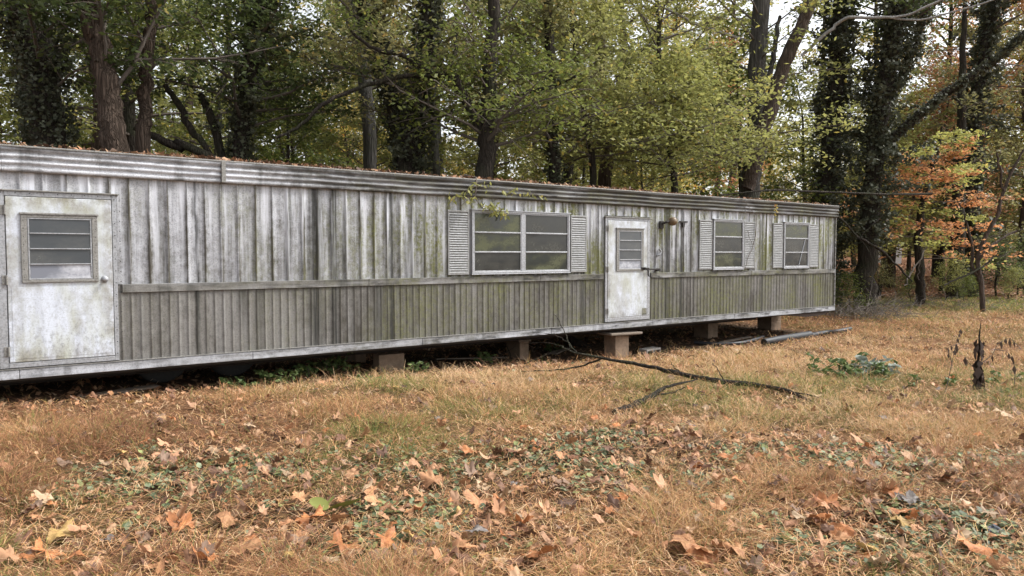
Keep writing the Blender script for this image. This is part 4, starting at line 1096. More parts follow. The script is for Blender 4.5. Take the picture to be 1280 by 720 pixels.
full_tree('brown_trunk_tree', 'plain brown trunk behind the yellow green leaves above the double window', [(756,235,17),(757,170,16),(752,100,15),(748,0,13)], 21.5, 'brown', 'ygreen',
  dict(z0=5.5, z1=13, reach=3.2, nlimb=18, per=40, sub=8, leaf=.13, gap=.15), seed=12)
full_tree('leafy_elm_tree', 'young tree with a wide sheet of bright olive green leaves hanging over the far door', [(842,238,9),(838,190,8),(834,140,8),(826,90,7),(822,30,5)], 19.7, 'dark', 'ygreen',
  [dict(z0=3.0, z1=4.9, reach=4.9, nlimb=15, per=40, sub=10, leaf=.115, spread=.17, up=.03, limb_r=.03, azr=(-2.7,-.9)), dict(z0=2.65, z1=6.4, reach=3.2, nlimb=40, per=40, sub=9, leaf=.115, spread=.15, up=.12, limb_r=.03, gap=.12), dict(z0=5.8, z1=9.5, reach=2.5, nlimb=20, per=34, sub=8, leaf=.11, gap=.2)], seed=13, top=10.5)
full_tree('leafy_elm_tree', 'second leafy young tree, its olive leaves hanging above the double window', [(742,238,9),(738,190,8),(728,130,7),(720,70,6),(716,20,5)], 17.9, 'dark', 'ygreen',
  [dict(z0=3.0, z1=4.6, reach=4.0, nlimb=9, per=34, sub=9, leaf=.11, spread=.16, up=.04, limb_r=.026, azr=(-2.6,-.6)), dict(z0=2.9, z1=7.2, reach=2.3, nlimb=30, per=40, sub=8, leaf=.11, spread=.16, up=.15, limb_r=.026, gap=.1)], seed=14, top=9)
full_tree('twin_trunk_sycamore', 'tall grey tree with an upright trunk and a second brown trunk leaning right', [(936,240,24),(943,200,23),(946,140,22),(948,70,21),(951,0,20)], 21.2, 'grey', 'ygreen',
  dict(z0=9.2, z1=16, reach=4.0, nlimb=16, per=34, sub=8, leaf=.14, gap=.2), seed=15, n=16, top=17,
  limbs=[dict(px=[(934,236,17),(945,195,18),(958,150,18),(978,90,17),(996,45,16),(1014,0,15)], bark='tan', top=14, dD=[-.35,-.5,-.6,-.7,-.8,-.9]),
         dict(px=[(948,130,5),(962,95,7),(968,60,6),(975,20,4)], dD=[.4,.5,.6,.8]),
         dict(px=[(1002,70,4),(1030,45,4),(1055,24,4),(1090,22,3.5),(1130,20,3),(1165,5,3),(1200,-12,2)], bark='pale', dD=[-.8,-1,-1.2,-1.4,-1.6,-1.8,-2]),
         dict(px=[(1110,22,2.5),(1150,25,2.5),(1190,15,2),(1230,4,2),(1262,-8,1.5)], bark='pale', dD=[-1.5,-1.7,-1.9,-2.1,-2.3]),
         dict(px=[(936,52,4),(905,42,3.5),(870,30,3.5),(838,14,3),(800,-4,2)], bark='pale', dD=[0,-.3,-.5,-.8,-1])])
full_tree('ivy_covered_tree', 'tall straight ivy curtained tree just beyond the far end of the home', [(1028,320,26),(1034,240,24),(1040,160,22),(1046,80,20),(1052,0,18)], 23.0, 'dark', 'dkgreen',
  dict(z0=10, z1=14, reach=2.8, nlimb=10, per=40, sub=8, leaf=.13), dict(dens=280, bulge=.30, ragged=1.8, leaf=.105, z1=14), seed=16)
full_tree('ivy_covered_tree', 'widest ivy curtained tree, bare grey at its foot, with a long limb rising right', [(1084,318,24),(1088,260,22),(1094,190,21),(1106,110,22),(1118,40,20),(1124,0,18)], 22.0, 'dark', 'dkgreen',
  dict(z0=10, z1=14, reach=2.8, nlimb=10, per=40, sub=8, leaf=.13), dict(dens=270, bulge=.34, ragged=1.8, leaf=.105, z0=2.0, z1=14), seed=17,
  limbs=[dict(px=[(1096,190,10),(1130,160,11),(1165,130,11),(1200,105,10),(1240,78,9),(1285,40,8),(1330,10,7)], dD=[0,-.2,-.4,-.6,-.8,-1,-1.2], ivy=(420,.09)),
         dict(px=[(1108,130,8),(1128,90,8),(1146,50,7),(1160,0,6)], dD=[0,.1,.2,.3], ivy=(300,.18))])
full_tree('ivy_covered_tree', 'ivy covered trunk furthest right, rising behind the orange maple', [(1208,330,18),(1212,270,17),(1216,200,16),(1222,120,15),(1236,40,14),(1244,0,13)], 27.0, 'dark', 'rust',
  dict(z0=9, z1=15, reach=3.4, nlimb=14, per=34, sub=8, leaf=.15, gap=.2), dict(dens=170, bulge=.28, ragged=1.7, leaf=.13, z1=13), seed=18)
full_tree('dark_stump_trunk', 'bare dark trunk in shade right of the orange maple stem', [(1195,345,19),(1196,300,17),(1198,250,15),(1200,190,12)], 26.0, 'dark', 'olive', dict(z0=4, z1=9, reach=2.4, nlimb=10, per=26, sub=7, leaf=.14, gap=.2), seed=19, top=10)
full_tree('orange_maple', 'small maple with flat layers of orange and lime leaves at the edge of the woods', [(1150,348,11),(1148,300,10),(1152,260,8),(1160,230,6),(1168,205,5)], 23.5, 'dark', 'orange',
  [dict(z0=1.6, z1=4.5, reach=2.6, nlimb=32, per=26, sub=8, leaf=.115, spread=.12, up=.04, flat=True, limb_r=.02, gap=.2), dict(z0=1.7, z1=5.2, reach=2.6, nlimb=22, per=26, sub=6, leaf=.12, spread=.13, up=.02, flat=True, mat='limeleaf', limb_r=.015)], seed=20, top=5.4)
full_tree('bare_sapling', 'crooked nearly bare sapling leaning right beside the orange maple', [(1226,352,6),(1222,325,5.5),(1232,295,5),(1246,270,4.5),(1254,240,4),(1270,205,3),(1285,180,2)], 22.0, 'tan', 'orange', None, seed=21, top=0, wob=.01,
  limbs=[dict(px=[(1222,325,5),(1234,312,4),(1252,298,3),(1272,288,3)], dD=[0,0,.1,.2]), dict(px=[(1254,240,3),(1250,215,3),(1246,190,2)], dD=[0,0,0]),
         dict(px=[(1224,352,4),(1216,330,4),(1214,300,3),(1206,270,2)], dD=[0,.1,.2,.3])])
full_tree('brown_trunk_tree', 'distant brown trunk standing in the gap left of the orange maple', [(1112,330,13),(1113,270,11),(1114,210,10),(1116,100,9)], 32.0, 'brown', 'yellow', dict(z0=5, z1=12, reach=3.2, nlimb=18, per=34, sub=8, leaf=.17, gap=.2), seed=22)
# leaning dead stems behind the roof
for (px, D, lab, w) in [([(265,198,7),(240,165,9),(222,128,8),(206,106,6)], 15.5, 'thick broken stem leaning left behind the roof, beyond the slim furrowed trunk', 1),
                        ([(268,160,10),(258,135,9),(250,118,8)], 15.9, 'short snapped stem standing behind the thick leaning one', 1),
                        ([(262,196,10),(228,186,11),(190,170,9),(168,160,5)], 14.9, 'dark fallen log sloping up left just above the roof edge', 1)]:
    rr = random.Random(len(lab)); line, rad = trunk_line(px, D, .02, rr, True, 0)
    t = tree_thing('dead_tree', lab, 'dead tree', line[0]); add_tube('trunk', line, rad, BK['dark'], t, 9, .1)

# --- library trees for the woods
def lib(seed, H, r0, z0, reach, nlimb, per, sub, leaf, gap, lean=.3, **kw):
    rr = random.Random(seed); rs = np.random.RandomState(seed)
    P = [Vector((0,0,-.2))]
    dx1, dy1 = rr.uniform(-lean, lean), rr.uniform(-lean, lean)
    for k in range(1, 6): P.append(Vector((dx1*k*.5+rr.gauss(0,.12), dy1*k*.5+rr.gauss(0,.12), H*k/5)))
    line, rad = smooth_line(P, [r0*1.35, r0, r0*.85, r0*.65, r0*.42, r0*.1], 4)
    mb = MB(); mb.tube(line, rad, 9, True, .05, rr); tk = mb.build('trunk', BK['dark'], None, smooth=True, recalc=False)
    mbr, V, F_, T = crown_from(line, z0, H*.97, reach, nlimb, rr, per, sub, leaf, gap=gap, rs=rs, limb_r=r0*.35, **kw)
    br = mbr.build('branches', BK['twig'], None, recalc=False)
    cw = np_mesh('crown', V, [F_], LF['green'], None, tint=T)
    r = (tk.data, br.data, cw.data)
    for o in (tk, br, cw): bpy.data.objects.remove(o)
    return r
LIB = {
 'tall': [lib(201, 17, .22, 6.0, 3.6, 34, 34, 8, .17, .12), lib(202, 15, .17, 4.5, 3.2, 34, 32, 8, .16, .15)],
 'bushy': [lib(203, 8.5, .09, 1.6, 2.7, 36, 34, 8, .14, .1), lib(204, 7.0, .07, 1.0, 2.3, 34, 32, 8, .13, .1)],
 'thin': [lib(205, 16, .13, 7.0, 2.4, 18, 22, 7, .15, .3)],
 'shrub': [lib(206, 2.6, .035, .3, 1.3, 24, 24, 6, .10, .05, up=.7), lib(207, 1.9, .03, .2, 1.1, 20, 24, 6, .09, .05, up=.7)],
}
def plant(kind, x, y, sc_, leafm, bark, rr, label, group, name='woodland_tree', cat='tree'):
    tk, br, cw = LIB[kind][rr.randrange(len(LIB[kind]))]
    t = thing(name, label, cat, (x, y, gz(x, y)), group); t.rotation_euler = (0, 0, rr.uniform(0, 6.28)); t.scale = (sc_, sc_, sc_*rr.uniform(.9, 1.12))
    for nm, me, mt in (('trunk', tk, BK[bark]), ('branches', br, BK['twig']), ('crown', cw, LF[leafm])):
        o = bpy.data.objects.new(nm, me); COL.objects.link(o); o.parent = t
        o.material_slots[0].link = 'OBJECT'; o.material_slots[0].material = mt
    return t
rr = random.Random(99)
LABEL = {'dkgreen':'dark green','green':'mid green','ygreen':'yellow green','yellow':'golden yellow','orange':'orange','rust':'rusty brown','olive':'olive green'}
def zone(n, xr, dr, kinds, mats, seed, mind=2.2):
    rr = random.Random(seed); pts = []; tries = 0
    while len(pts) < n and tries < n*60:
        tries += 1; D = rr.uniform(*dr); x = (rr.uniform(*xr)-640)/F*D
        if any((x-p[0])**2+(D-p[1])**2 < mind**2 for p in pts): continue
        u, v = to_local(x, D)
        if v < 6.2 and u < 19: continue
        pts.append((x, D))
        k = rr.choice(kinds); m_ = rr.choice(mats); b = rr.choice(['dark','brown','grey','tan'])
        kl = {'tall':'tall','bushy':'low bushy','thin':'thin stemmed','shrub':'small shrubby'}[k]
        plant(k, x, D, rr.uniform(.85, 1.2), m_, b, rr, '%s %s tree among many in the woods' % (kl, LABEL[m_]), '%s %s trees in the woods' % (kl, LABEL[m_]))
zone(8, (-60, 420), (18.5, 28), ['bushy','tall','bushy'], ['green','ygreen','green','ygreen'], 1)
zone(9, (-80, 460), (27, 46), ['tall','bushy','tall'], ['green','ygreen','olive'], 2, 3)
zone(7, (430, 940), (21, 34), ['bushy','tall','thin'], ['olive','ygreen','green','ygreen'], 3, 2.8)
zone(10, (380, 960), (34, 56), ['tall','thin','bushy'], ['ygreen','yellow','yellow','yellow'], 4, 4)
zone(8, (1000, 1380), (28, 42), ['bushy','thin','bushy'], ['olive','ygreen','yellow','rust','olive'], 5, 2.8)
zone(13, (900, 1400), (42, 66), ['tall','tall','bushy'], ['yellow','ygreen','orange','yellow','olive'], 6, 3.5)
zone(12, (440, 1000), (23, 40), ['bushy'], ['ygreen','olive','yellow','ygreen'], 11, 1.8)
zone(9, (990, 1380), (27, 40), ['bushy'], ['ygreen','olive','yellow','orange','ygreen'], 12, 1.8)
zone(7, (-60, 440), (26, 42), ['bushy'], ['ygreen','green','ygreen'], 13, 2)
zone(7, (-260, 30), (17, 30), ['bushy','tall'], ['green','ygreen','green'], 14, 2)
zone(10, (960, 1400), (30, 48), ['bushy','tall'], ['ygreen','yellow','ygreen','olive'], 15, 2.2)
for i_, (x, D, s_, m_, lab) in enumerate([(1140,24.5,.45,'green','small green bush at the foot of the maple'),(1180,25.2,.5,'ygreen','little yellow green bush behind the maple stem'),(1206,24.6,.4,'green','small green bush left of the bare sapling'),(1100,26,.6,'olive','olive bush between the ivy tree and the maple'),(1262,25.6,.5,'ygreen','small yellow green bush right of the bare sapling')]):
    p = at(x, 318, D); plant('shrub', p.x, D, s_, m_, 'dark', rr, lab, None, 'bush', 'bush')
zone(6, (-100, 1400), (56, 76), ['tall','bushy'], ['olive','ygreen','yellow'], 8, 6)
# low growth seen over the roof and beyond the far end
for (x, D, s, m_, lab) in [(10,13.2,1.0,'ygreen','yellow green bush touching the roof at the far left edge'),(70,13.8,.95,'green','low green bush right of the yellow green one above the near door'),
    (235,15,.95,'green','green bush rising over the roof between the furrowed trunk and the ivy tree'),(390,15.2,1.15,'ygreen','lime leaved bush over the roof below the curved bare branch'),(430,15.4,1.05,'ygreen','second lime leaved bush beside the first below the curved branch'),
    (560,16.5,1.1,'olive','olive bush over the roof left of the forked tree'),(650,16.8,1.1,'green','green bush over the roof right of the forked tree'),
    (1062,21.5,.55,'green','small bright green bush right beside the far corner of the home'),(1248,27,.9,'dkgreen','dark evergreen bush low at the right edge of the woods'),(1275,27.5,.9,'dkgreen','dark evergreen bush touching the right edge of the photo')]:
    p = at(x, 318, D); plant('shrub', p.x, D, s, m_, 'dark', rr, lab, None, 'bush', 'bush')

# --- the far wood beyond count
n = 210000; x = tr_.rand(n)*1900-310; D = 72+tr_.rand(n)*22; X = (x-640)/F*D
H = 17*(.55+.6*vnoise(X, D*0, .09, 2)); z = tr_.rand(n)**1.15*H
cl = vnoise(X+z*.3, z, .45, 5)*.6+vnoise(X, z*1.2, 1.1, 9)*.4
k = cl > (.20+.38*(z/17)); X, D, z = X[k], D[k], z[k]; n = len(X)
g0 = ground_z(X, D); P = np.stack([X, D, g0+z], 1)
V, F_ = leaf_quads(P, np.full(n, .42), aspect=.7)
T_ = np.clip(tr_.rand(n)*.5+.8*(vnoise(X, z, .12, 4)-.25), 0, 1)
fw = np_mesh('far_wood', V, [F_], mat_leaf('foliage_far', (.24,.26,.10), (.58,.48,.18), (.58,.32,.12), .82, .55), tint=np.repeat(T_, 4)); tag(fw, 'pale autumn wood far behind the nearer trees', 'wood', kind='stuff')  # leaf colours lightened so the distance haze is painted in

# ------------------------------------------------------------------ blocks, pipes, branches, weeds
def mat_block(name, c):
    m, nt, out = new_mat(name); tc = N(nt, 'ShaderNodeTexCoord'); P = tc.outputs['Object']
    a = noise(nt, P, 6, 6, .7, .35, .65); b = noise(nt, P, 90, 4, .7, .4, .6)
    col_ = mix(nt, a, c, tuple(x*.6 for x in c)); col_ = mix(nt, mth(nt, 'MULTIPLY', b, .4), col_, tuple(x*.4 for x in c))
    bsdf(nt, out, col_, .95, 0, .1, b, .6, .004); return m
BL = mat_block('concrete_block', (.34,.25,.18)); BLG = mat_block('grey_concrete', (.36,.34,.31)); WD = mat_simple('old_plank', (.20,.16,.125), .9, 0, .5, 9)
def cinder(mb, x0, x1, y0, y1, z0, z1):      # hollow block: webs and two cells open at the ends y0/y1
    t = .035; mb.box(x0, x1, y0, y1, z0, z0+t, .004); mb.box(x0, x1, y0, y1, z1-t, z1, .004)
    for xx in (x0, (x0+x1)/2-t/2, x1-t): mb.box(xx, xx+t, y0+.001, y1-.001, z0+t+.0005, z1-t-.0005, .003)
def pier(u, v, z0, z1, name, label, n=2, w=.20, ln=.40, mat=BL, plate=True, rot=0.):
    p = to_world(u, v); g = gz(p.x, p.y); t = thing(name, label, 'block pier', (p.x, p.y, g)); t.rotation_euler = (0, 0, th_+rot)
    zt = z1-g-(.045 if plate else 0); h = (zt+.03)/n
    for i in range(n):
        mb = MB(); o = rg.uniform(-.012, .012); mb.box(-w/2+o, w/2+o, -ln/2, ln/2, -.03+h*i+.002, -.03+h*(i+1), .006)
        for s in (-.1, .1): mb.box(-w/2+o-.001, w/2+o+.001, s*.9-.055, s*.9+.055, -.03+h*i+.04, -.03+h*i+.041, 0)
        mb.build('block', mat, t)
    if plate: mb = MB(); mb.box(-w/2-.04, w/2+.04, -ln/2-.03, ln/2+.03, zt+.002, zt+.045, .004); mb.build('plank', WD, t)
    return t
def pu(x, y, v=0.):     # ground pixel -> u along the wall, v behind it
    p = atg(x, y); return to_local(p.x, p.y)
Zf = ZB-.035
u, v = pu(485, 463); pier(u, v-.02, 0, .11, 'concrete_block', 'single orange tan block lying broadside under the middle of the home', 1, .42, .2, BL, False)
u, v = pu(657, 450); pier(u, v+.25, 0, ZB-.17, 'block_pier', 'narrow tan block pier under the wide double window', 1)
u, v = pu(786, 437); pier(9.2, .22, 0, ZB-.145, 'block_pier', 'tan block pier under the far door, a flat slab on it', 1, .34, .30, plate=False)
u, v = pu(896, 423); pier(u, v+.3, 0, ZB-.10, 'block_pier', 'dark sided block pier below the three pane window right of the far door', 2, .34, .40)
u, v = pu(975, 413); pier(u, v+.3, 0, ZB-.05, 'block_pier', 'dark stacked block pier nearest the far end', 2, .42, .4)
for uu, lb in ((.9, 'block pier deep in the dark under the near door'), (3.0, 'block pier deep in the dark behind the wheels'), (5.0, 'block pier deep in the dark left of the orange tan block')):
    pier(uu, 2.2, 0, ZB-.17, 'block_pier', lb, 1)
p = atg(790, 436); t = thing('concrete_slab', 'flat pale slab sticking out beneath the far door like a step', 'slab', (p.x+.0, p.y-.05, gz(p.x, p.y)+.34)); t.rotation_euler = (0, 0.02, th_)
q_ = to_world(9.22, .12); t.location = (q_.x, q_.y, ZB-.085)
mb = MB(); mb.box(-.40, .40, -.17, .2, -.045, 0, .012); mb.build('slab', WD, t)
p = atg(812, 441); t = thing('hollow_block', 'grey hollow block lying on its side on the ground below the far door', 'concrete block', (p.x, p.y, p.z)); t.rotation_euler = (.03, -.02, th_+.1)
mb = MB(); cinder(mb, -.22, .22, -.1, .1, -.07, .09); mb.build('block', BLG, t)
# corrugated pipes
def pipe(pts, r, name, label, ring=True, mat=None):
    P = [Vector(q) for q in pts]; line, _ = smooth_line(P, [r]*len(P), 40)
    t = thing(name, label, 'drain pipe', tuple(P[0])); rad = [r*(1.0 if (i % 2) else .86) for i in range(len(line))] if ring else [r]*len(line)
    mb = MB(); mb.tube(line, rad, 14, False); base = MB(); 
    o = mb.build('pipe', mat or PIPE, t, smooth=True, loc=tuple(P[0]), recalc=False)
    mb = MB(); l2 = [line[0]+(line[1]-line[0])*.02, line[6]]; mb.tube([line[0], line[1], line[4]], [r*.80]*3, 14, True); mb.build('bore', M['black_iron'], t, loc=tuple(P[0]), recalc=False); return t
PIPE = mat_simple('black_plastic_pipe', (.022,.025,.03), .5, 0, .4, 10, (.07,.065,.06), .4)
def gp(x, y, h=.05): return atg(x, y, h)
pipe([gp(955,428,.08), gp(975,424,.08), gp(1000,420,.08), gp(1012,418,.075)], .078, 'corrugated_pipe', 'short fat black corrugated pipe lying below the far end')
pipe([gp(1014,419,.05), gp(1030,416,.05), gp(1048,414,.045), gp(1063,411,.04)], .055, 'corrugated_pipe', 'thinner black pipe lying past the far corner, end to end with the fat one')
pipe([gp(868,428,.04), gp(900,430,.04), gp(930,428,.045), gp(954,421,.045)], .038, 'corrugated_pipe', 'flattened dark hose lying behind the fat pipe under the home')

# fallen branches
def branch(name, label, lines, mat='dark', cat='branch', h=.04, world=False):
    P0 = None; parts = []
    for ln in lines:
        P = [(Vector(q[:3]) if world else gp(q[0], q[1], q[2])) for q in ln]; W = [q[3] for q in ln]
        parts.append(smooth_line(P, W, 5, .011 if not world else .02, rg))
        if P0 is None: P0 = P[0].copy()
    t = thing(name, label, cat, tuple(P0))
    for i, (l, r) in enumerate(parts):
        mb = MB(); mb.tube(l, r, 7, True, .22, rg); mb.build('stem' if i == 0 else 'side_twig', BK[mat], t, smooth=True, loc=tuple(P0), recalc=False)
    return t
branch('fallen_branch', 'long dark fallen branch lying across the clearing from the far door', [
  [(1012,502,.03,0.0130),(985,489,.05,0.0238),(940,481,.06,0.0324),(895,476,.08,0.0346),(860,469,.12,0.0324),(825,461,.16,0.0281),(790,454,.20,0.0238),(755,448,.26,0.0194),(720,441,.34,0.0140),(700,432,.42,0.0086)],
  [(752,448,.26,0.0140),(725,458,.14,0.0108),(690,463,.10,0.0086),(650,464,.06,0.0054)],
  [(722,441,.34,0.0108),(705,425,.42,0.0076),(690,418,.50,0.0054),(668,415,.55,0.0032)],
  [(714,437,.34,0.0086),(706,415,.55,0.0065),(698,400,.72,0.0043),(692,392,.8,0.0022)],
  [(700,432,.40,0.0065),(680,428,.42,0.0054),(655,430,.40,0.0032)],
  [(860,470,.10,0.0108),(845,462,.16,0.0065),(838,452,.22,0.0032)],
  [(985,489,.05,0.0108),(1012,494,.05,0.0076),(1035,500,.04,0.0032)],
  [(905,477,.08,0.0108),(898,462,.20,0.0054),(890,454,.26,0.0032)]])
branch('fallen_branch', 'thick short broken branch lying parallel in front of the long one', [
  [(768,514,.03,0.0324),(790,507,.05,0.0324),(812,496,.07,0.0281),(830,485,.11,0.0194),(850,479,.13,0.0130),(872,474,.13,0.0065)],
  [(815,494,.07,0.0130),(840,491,.06,0.0086),(856,484,.09,0.0054)],
  [(790,506,.05,0.0086),(786,497,.14,0.0032)]])
branch('dead_twigs', 'fan of thin grey dead twigs in front of the dark space below the double window', [
  [(640,452,.03,0.0086),(620,440,.16,0.0065),(600,430,.25,0.0043),(592,422,.30,0.0022)],[(640,450,.05,0.0065),(632,430,.25,0.0054),(622,420,.32,0.0032)],[(655,455,.05,0.0065),(676,446,.15,0.0043),(700,436,.2,0.0022)],[(580,452,.03,0.0076),(560,449,.06,0.0054),(530,452,.05,0.0032)],[(612,446,.1,0.0054),(634,440,.2,0.0032),(650,425,.35,0.0022)],[(630,447,.08,0.0065),(612,450,.1,0.0043),(590,456,.04,0.0022)]])
branch('dead_twigs', 'single pale bent twig standing beside the orange tan block', [[(520,465,.02,0.0065),(528,452,.12,0.0054),(540,446,.17,0.0043),(549,440,.22,0.0032),(546,436,.25,0.0022)]])
branch('bare_branch', 'long thin bare branch hanging level just over the far end of the roof', [
  [tuple(at(900,244,17.0))+(.012,), tuple(at(960,238,17.6))+(.022,), tuple(at(1010,239,18.4))+(.024,), tuple(at(1060,241,19.2))+(.026,), tuple(at(1110,243,20))+(.03,), tuple(at(1165,242,21.2))+(.034,)],
  [tuple(at(1112,243,20))+(.015,), tuple(at(1130,236,20.2))+(.01,), tuple(at(1150,231,20.4))+(.005,)]], mat='dark', world=True)
branch('fallen_branch', 'pale crooked branch propped upright at the edge of the woods left of the maple', [
  [tuple(at(1132,357,21.5))+(.02,), tuple(at(1138,342,21.7))+(.022,), tuple(at(1150,326,21.9))+(.02,), tuple(at(1156,312,22.1))+(.014,), tuple(at(1170,300,22.3))+(.008,)],
  [tuple(at(1150,326,21.9))+(.015,), tuple(at(1148,340,22))+(.01,), tuple(at(1149,350,22))+(.008,)]], mat='deadwood', world=True)
branch('leaning_branch', 'long grey branch sloping down right from the far corner of the home', [
  [tuple(at(1046,268,20.5))+(.02,), tuple(at(1075,297,20.6))+(.035,), tuple(at(1100,312,20.8))+(.04,), tuple(at(1122,332,21))+(.03,), tuple(at(1140,352,21.2))+(.02,)],
  [tuple(at(1075,297,20.6))+(.015,), tuple(at(1090,282,20.7))+(.012,), tuple(at(1110,262,20.9))+(.006,)],
  [tuple(at(1060,283,20.5))+(.012,), tuple(at(1084,310,20.3))+(.01,), tuple(at(1098,345,20.2))+(.006,)]], world=True)
branch('leaning_branch', 'dark branch lying against the foot of the bare sapling at the right', [
  [tuple(at(1180,356,21.5))+(.02,), tuple(at(1205,345,21.7))+(.03,), tuple(at(1228,334,21.9))+(.03,), tuple(at(1244,318,22.1))+(.02,)]], mat='dark', world=True)
# brush pile of grey twigs beyond the far end
def twig_mass(name, label, c, ext, n, seed, ln=.9, rad=.006):
    q = random.Random(seed); mb = MB()
    for _ in range(n):
        x = c[0]+q.gauss(0, ext[0]); y = c[1]+q.gauss(0, ext[1]); z = gz(x, y)+abs(q.gauss(0, ext[2]))*.6
        a = q.uniform(0, 6.28); e = q.uniform(-.1, .9); l = ln*q.uniform(.4, 1.3); d = Vector((math.cos(a)*math.cos(e), math.sin(a)*math.cos(e), math.sin(e)))
        p0 = Vector((x, y, z)); p1 = p0+d*l*.5+Vector((q.gauss(0,.06), q.gauss(0,.06), q.gauss(0,.06))); p2 = p1+d*l*.5+Vector((q.gauss(0,.12), q.gauss(0,.12), q.gauss(-.05,.1)))
        mb.tube([p0, p1, p2], [rad, rad*.7, rad*.3], 3, False)
    o = mb.build(name, BK['deadwood'], None, recalc=False); tag(o, label, 'brush', kind='stuff'); return o
c = at(1082, 350, 20.3); twig_mass('brush', 'tangle of grey dead twigs beyond the far end of the home', (c.x, c.y), (.7, .5, .28), 420, 5, .7)
c = at(1165, 350, 23.0); twig_mass('brush', 'low brown brush under the maple', (c.x, c.y), (1.6, .4, .2), 260, 6, .6)
# weeds
def fern_weed(name, label, p, n, h, leafm, seed, leaf=.045, spread=.25, cat='weed', group=None, pairs=9):
    q = random.Random(seed); rs = np.random.RandomState(seed); t = thing(name, label, cat, (p[0], p[1], gz(p[0], p[1])), group); mb = MB(); pts = []
    for _ in range(n):
        a = q.uniform(0, 6.28); l = h*q.uniform(.6, 1.2); b = Vector((p[0]+q.gauss(0, spread*.35), p[1]+q.gauss(0, spread*.25), gz(p[0], p[1])))
        e = q.uniform(.5, 1.3); d = Vector((math.cos(a)*math.cos(e), math.sin(a)*math.cos(e), math.sin(e))); m_ = b+d*l*.6; tp = m_+Vector((d.x*l*.5, d.y*l*.5, d.z*l*.12))
        mb.tube([b, m_, tp], [.004, .003, .0015], 4, False); s = Vector((-math.sin(a), math.cos(a), 0))
        for k in range(pairs):
            w = .25+.75*k/pairs; c = (b.lerp(m_, w/.55) if w < .55 else m_.lerp(tp, (w-.55)/.45))
            for sg in (-1, 1): pts.append(tuple(c+s*sg*leaf*.7+Vector((0,0,q.gauss(0,.006)))))
    mb.build('stems', BK['twig'], t, loc=tuple(t.location), recalc=False)
    P = np.array(pts); V, F_ = leaf_quads(P, np.full(len(P), leaf*1.5), .1, .5, rs); add_leaves('leaves', V, F_, np.repeat(rs.rand(len(P)), 4), LF[leafm], t); return t
for i, (x, y, n, h, lab) in enumerate([(300,487,9,.22,'low green weed at the shady edge right of the near door'),(345,480,16,.30,'ferny green weed under the home left of the block, leftmost of three'),(380,474,14,.28,'ferny green weed in the middle of three left of the block'),
    (415,468,18,.38,'taller ferny weed in front of the dark gap, nearest the block'),(462,478,8,.14,'small green weed just in front of the orange tan block'),(516,468,8,.24,'dark leafed weed on the right of the orange tan block'),(612,455,7,.28,'thin weed standing under the double window'),(690,440,6,.22,'small weed behind the dead twigs below the far door')]):
    p = atg(x, y); fern_weed('green_weed', lab, p, n, h, 'weed', 300+i)
p = atg(1078, 472); fern_weed('leafy_weed', 'wide green leafed weed with silvery leaves in the open grass at right', p, 30, .36, 'weed', 350, .05, 1.0, pairs=9)
p = atg(1092, 471); fern_weed('silver_weed', 'pale silvery crumpled leaves growing through the wide green weed', p, 13, .36, 'silver', 351, .075, .35, pairs=5)
p = atg(1200, 478); fern_weed('green_weed', 'low green weeds round the foot of the dead stalk', p, 24, .16, 'weed', 352, .05, 1.6, pairs=6)
# junk in the dark gap
for (x, y, ln, wd, yaw, lab) in [(150,492,.9,.14,.25,'brown board lying flat under the near door'),(590,450,1.3,.09,-.2,'narrow board on the ground under the double window'),(700,440,.8,.16,.5,'short wide board in front of the dark gap left of the far door'),(920,426,1.2,.10,.1,'board lying under the home behind the flattened hose')]:
    p = atg(x, y); t = thing('old_board', lab, 'board', (p.x, p.y, p.z+.03)); t.rotation_euler = (rg.uniform(-.06,.06), rg.uniform(-.05,.05), th_+yaw)
    mb = MB(); mb.box(-ln/2, ln/2, -wd/2, wd/2, -.012, .012, .003); mb.build('plank', WD, t)
# seedling with lime leaves
p = atg(410, 648); t = thing('lime_seedling', 'flat seedling of five bright yellow green oval leaves in the ground ivy', 'seedling', tuple(p))
V = []; Q = []
for k, (a, l, off) in enumerate([(.2,.13,(.06,.02)),(.5,.14,(.13,.05)),(2.9,.13,(-.06,.02)),(1.2,.08,(.0,.06)),(-.1,.12,(.12,-.01))]):
    b = len(V); ca, sa = math.cos(a), math.sin(a); ring = []
    for i in range(12):
        th = i/12*6.283; x_ = math.cos(th)*l*.5; y_ = math.sin(th)*l*.30*(1-.15*math.cos(th)); V.append((off[0]+x_*ca-y_*sa, off[1]+x_*sa+y_*ca, .07+.02*math.cos(th*1)-y_*.55+abs(y_)*.2+k*.006))
    V.append((off[0], off[1], .062+k*.006)); Q += [(b+i, b+(i+1) % 12, b+12) for i in range(12)]
np_mesh('leaves', V, [np.array(Q)], LF['lime'], t, tint=np.full(len(V), .5), smooth=True)
mb = MB(); mb.tube([(0,0,-.01),(.02,.01,.03),(.1,.03,.065)], .003, 5); mb.tube([(.02,.01,.03),(-.05,.02,.06)], .002, 5); mb.build('stem', LF['lime'], t)
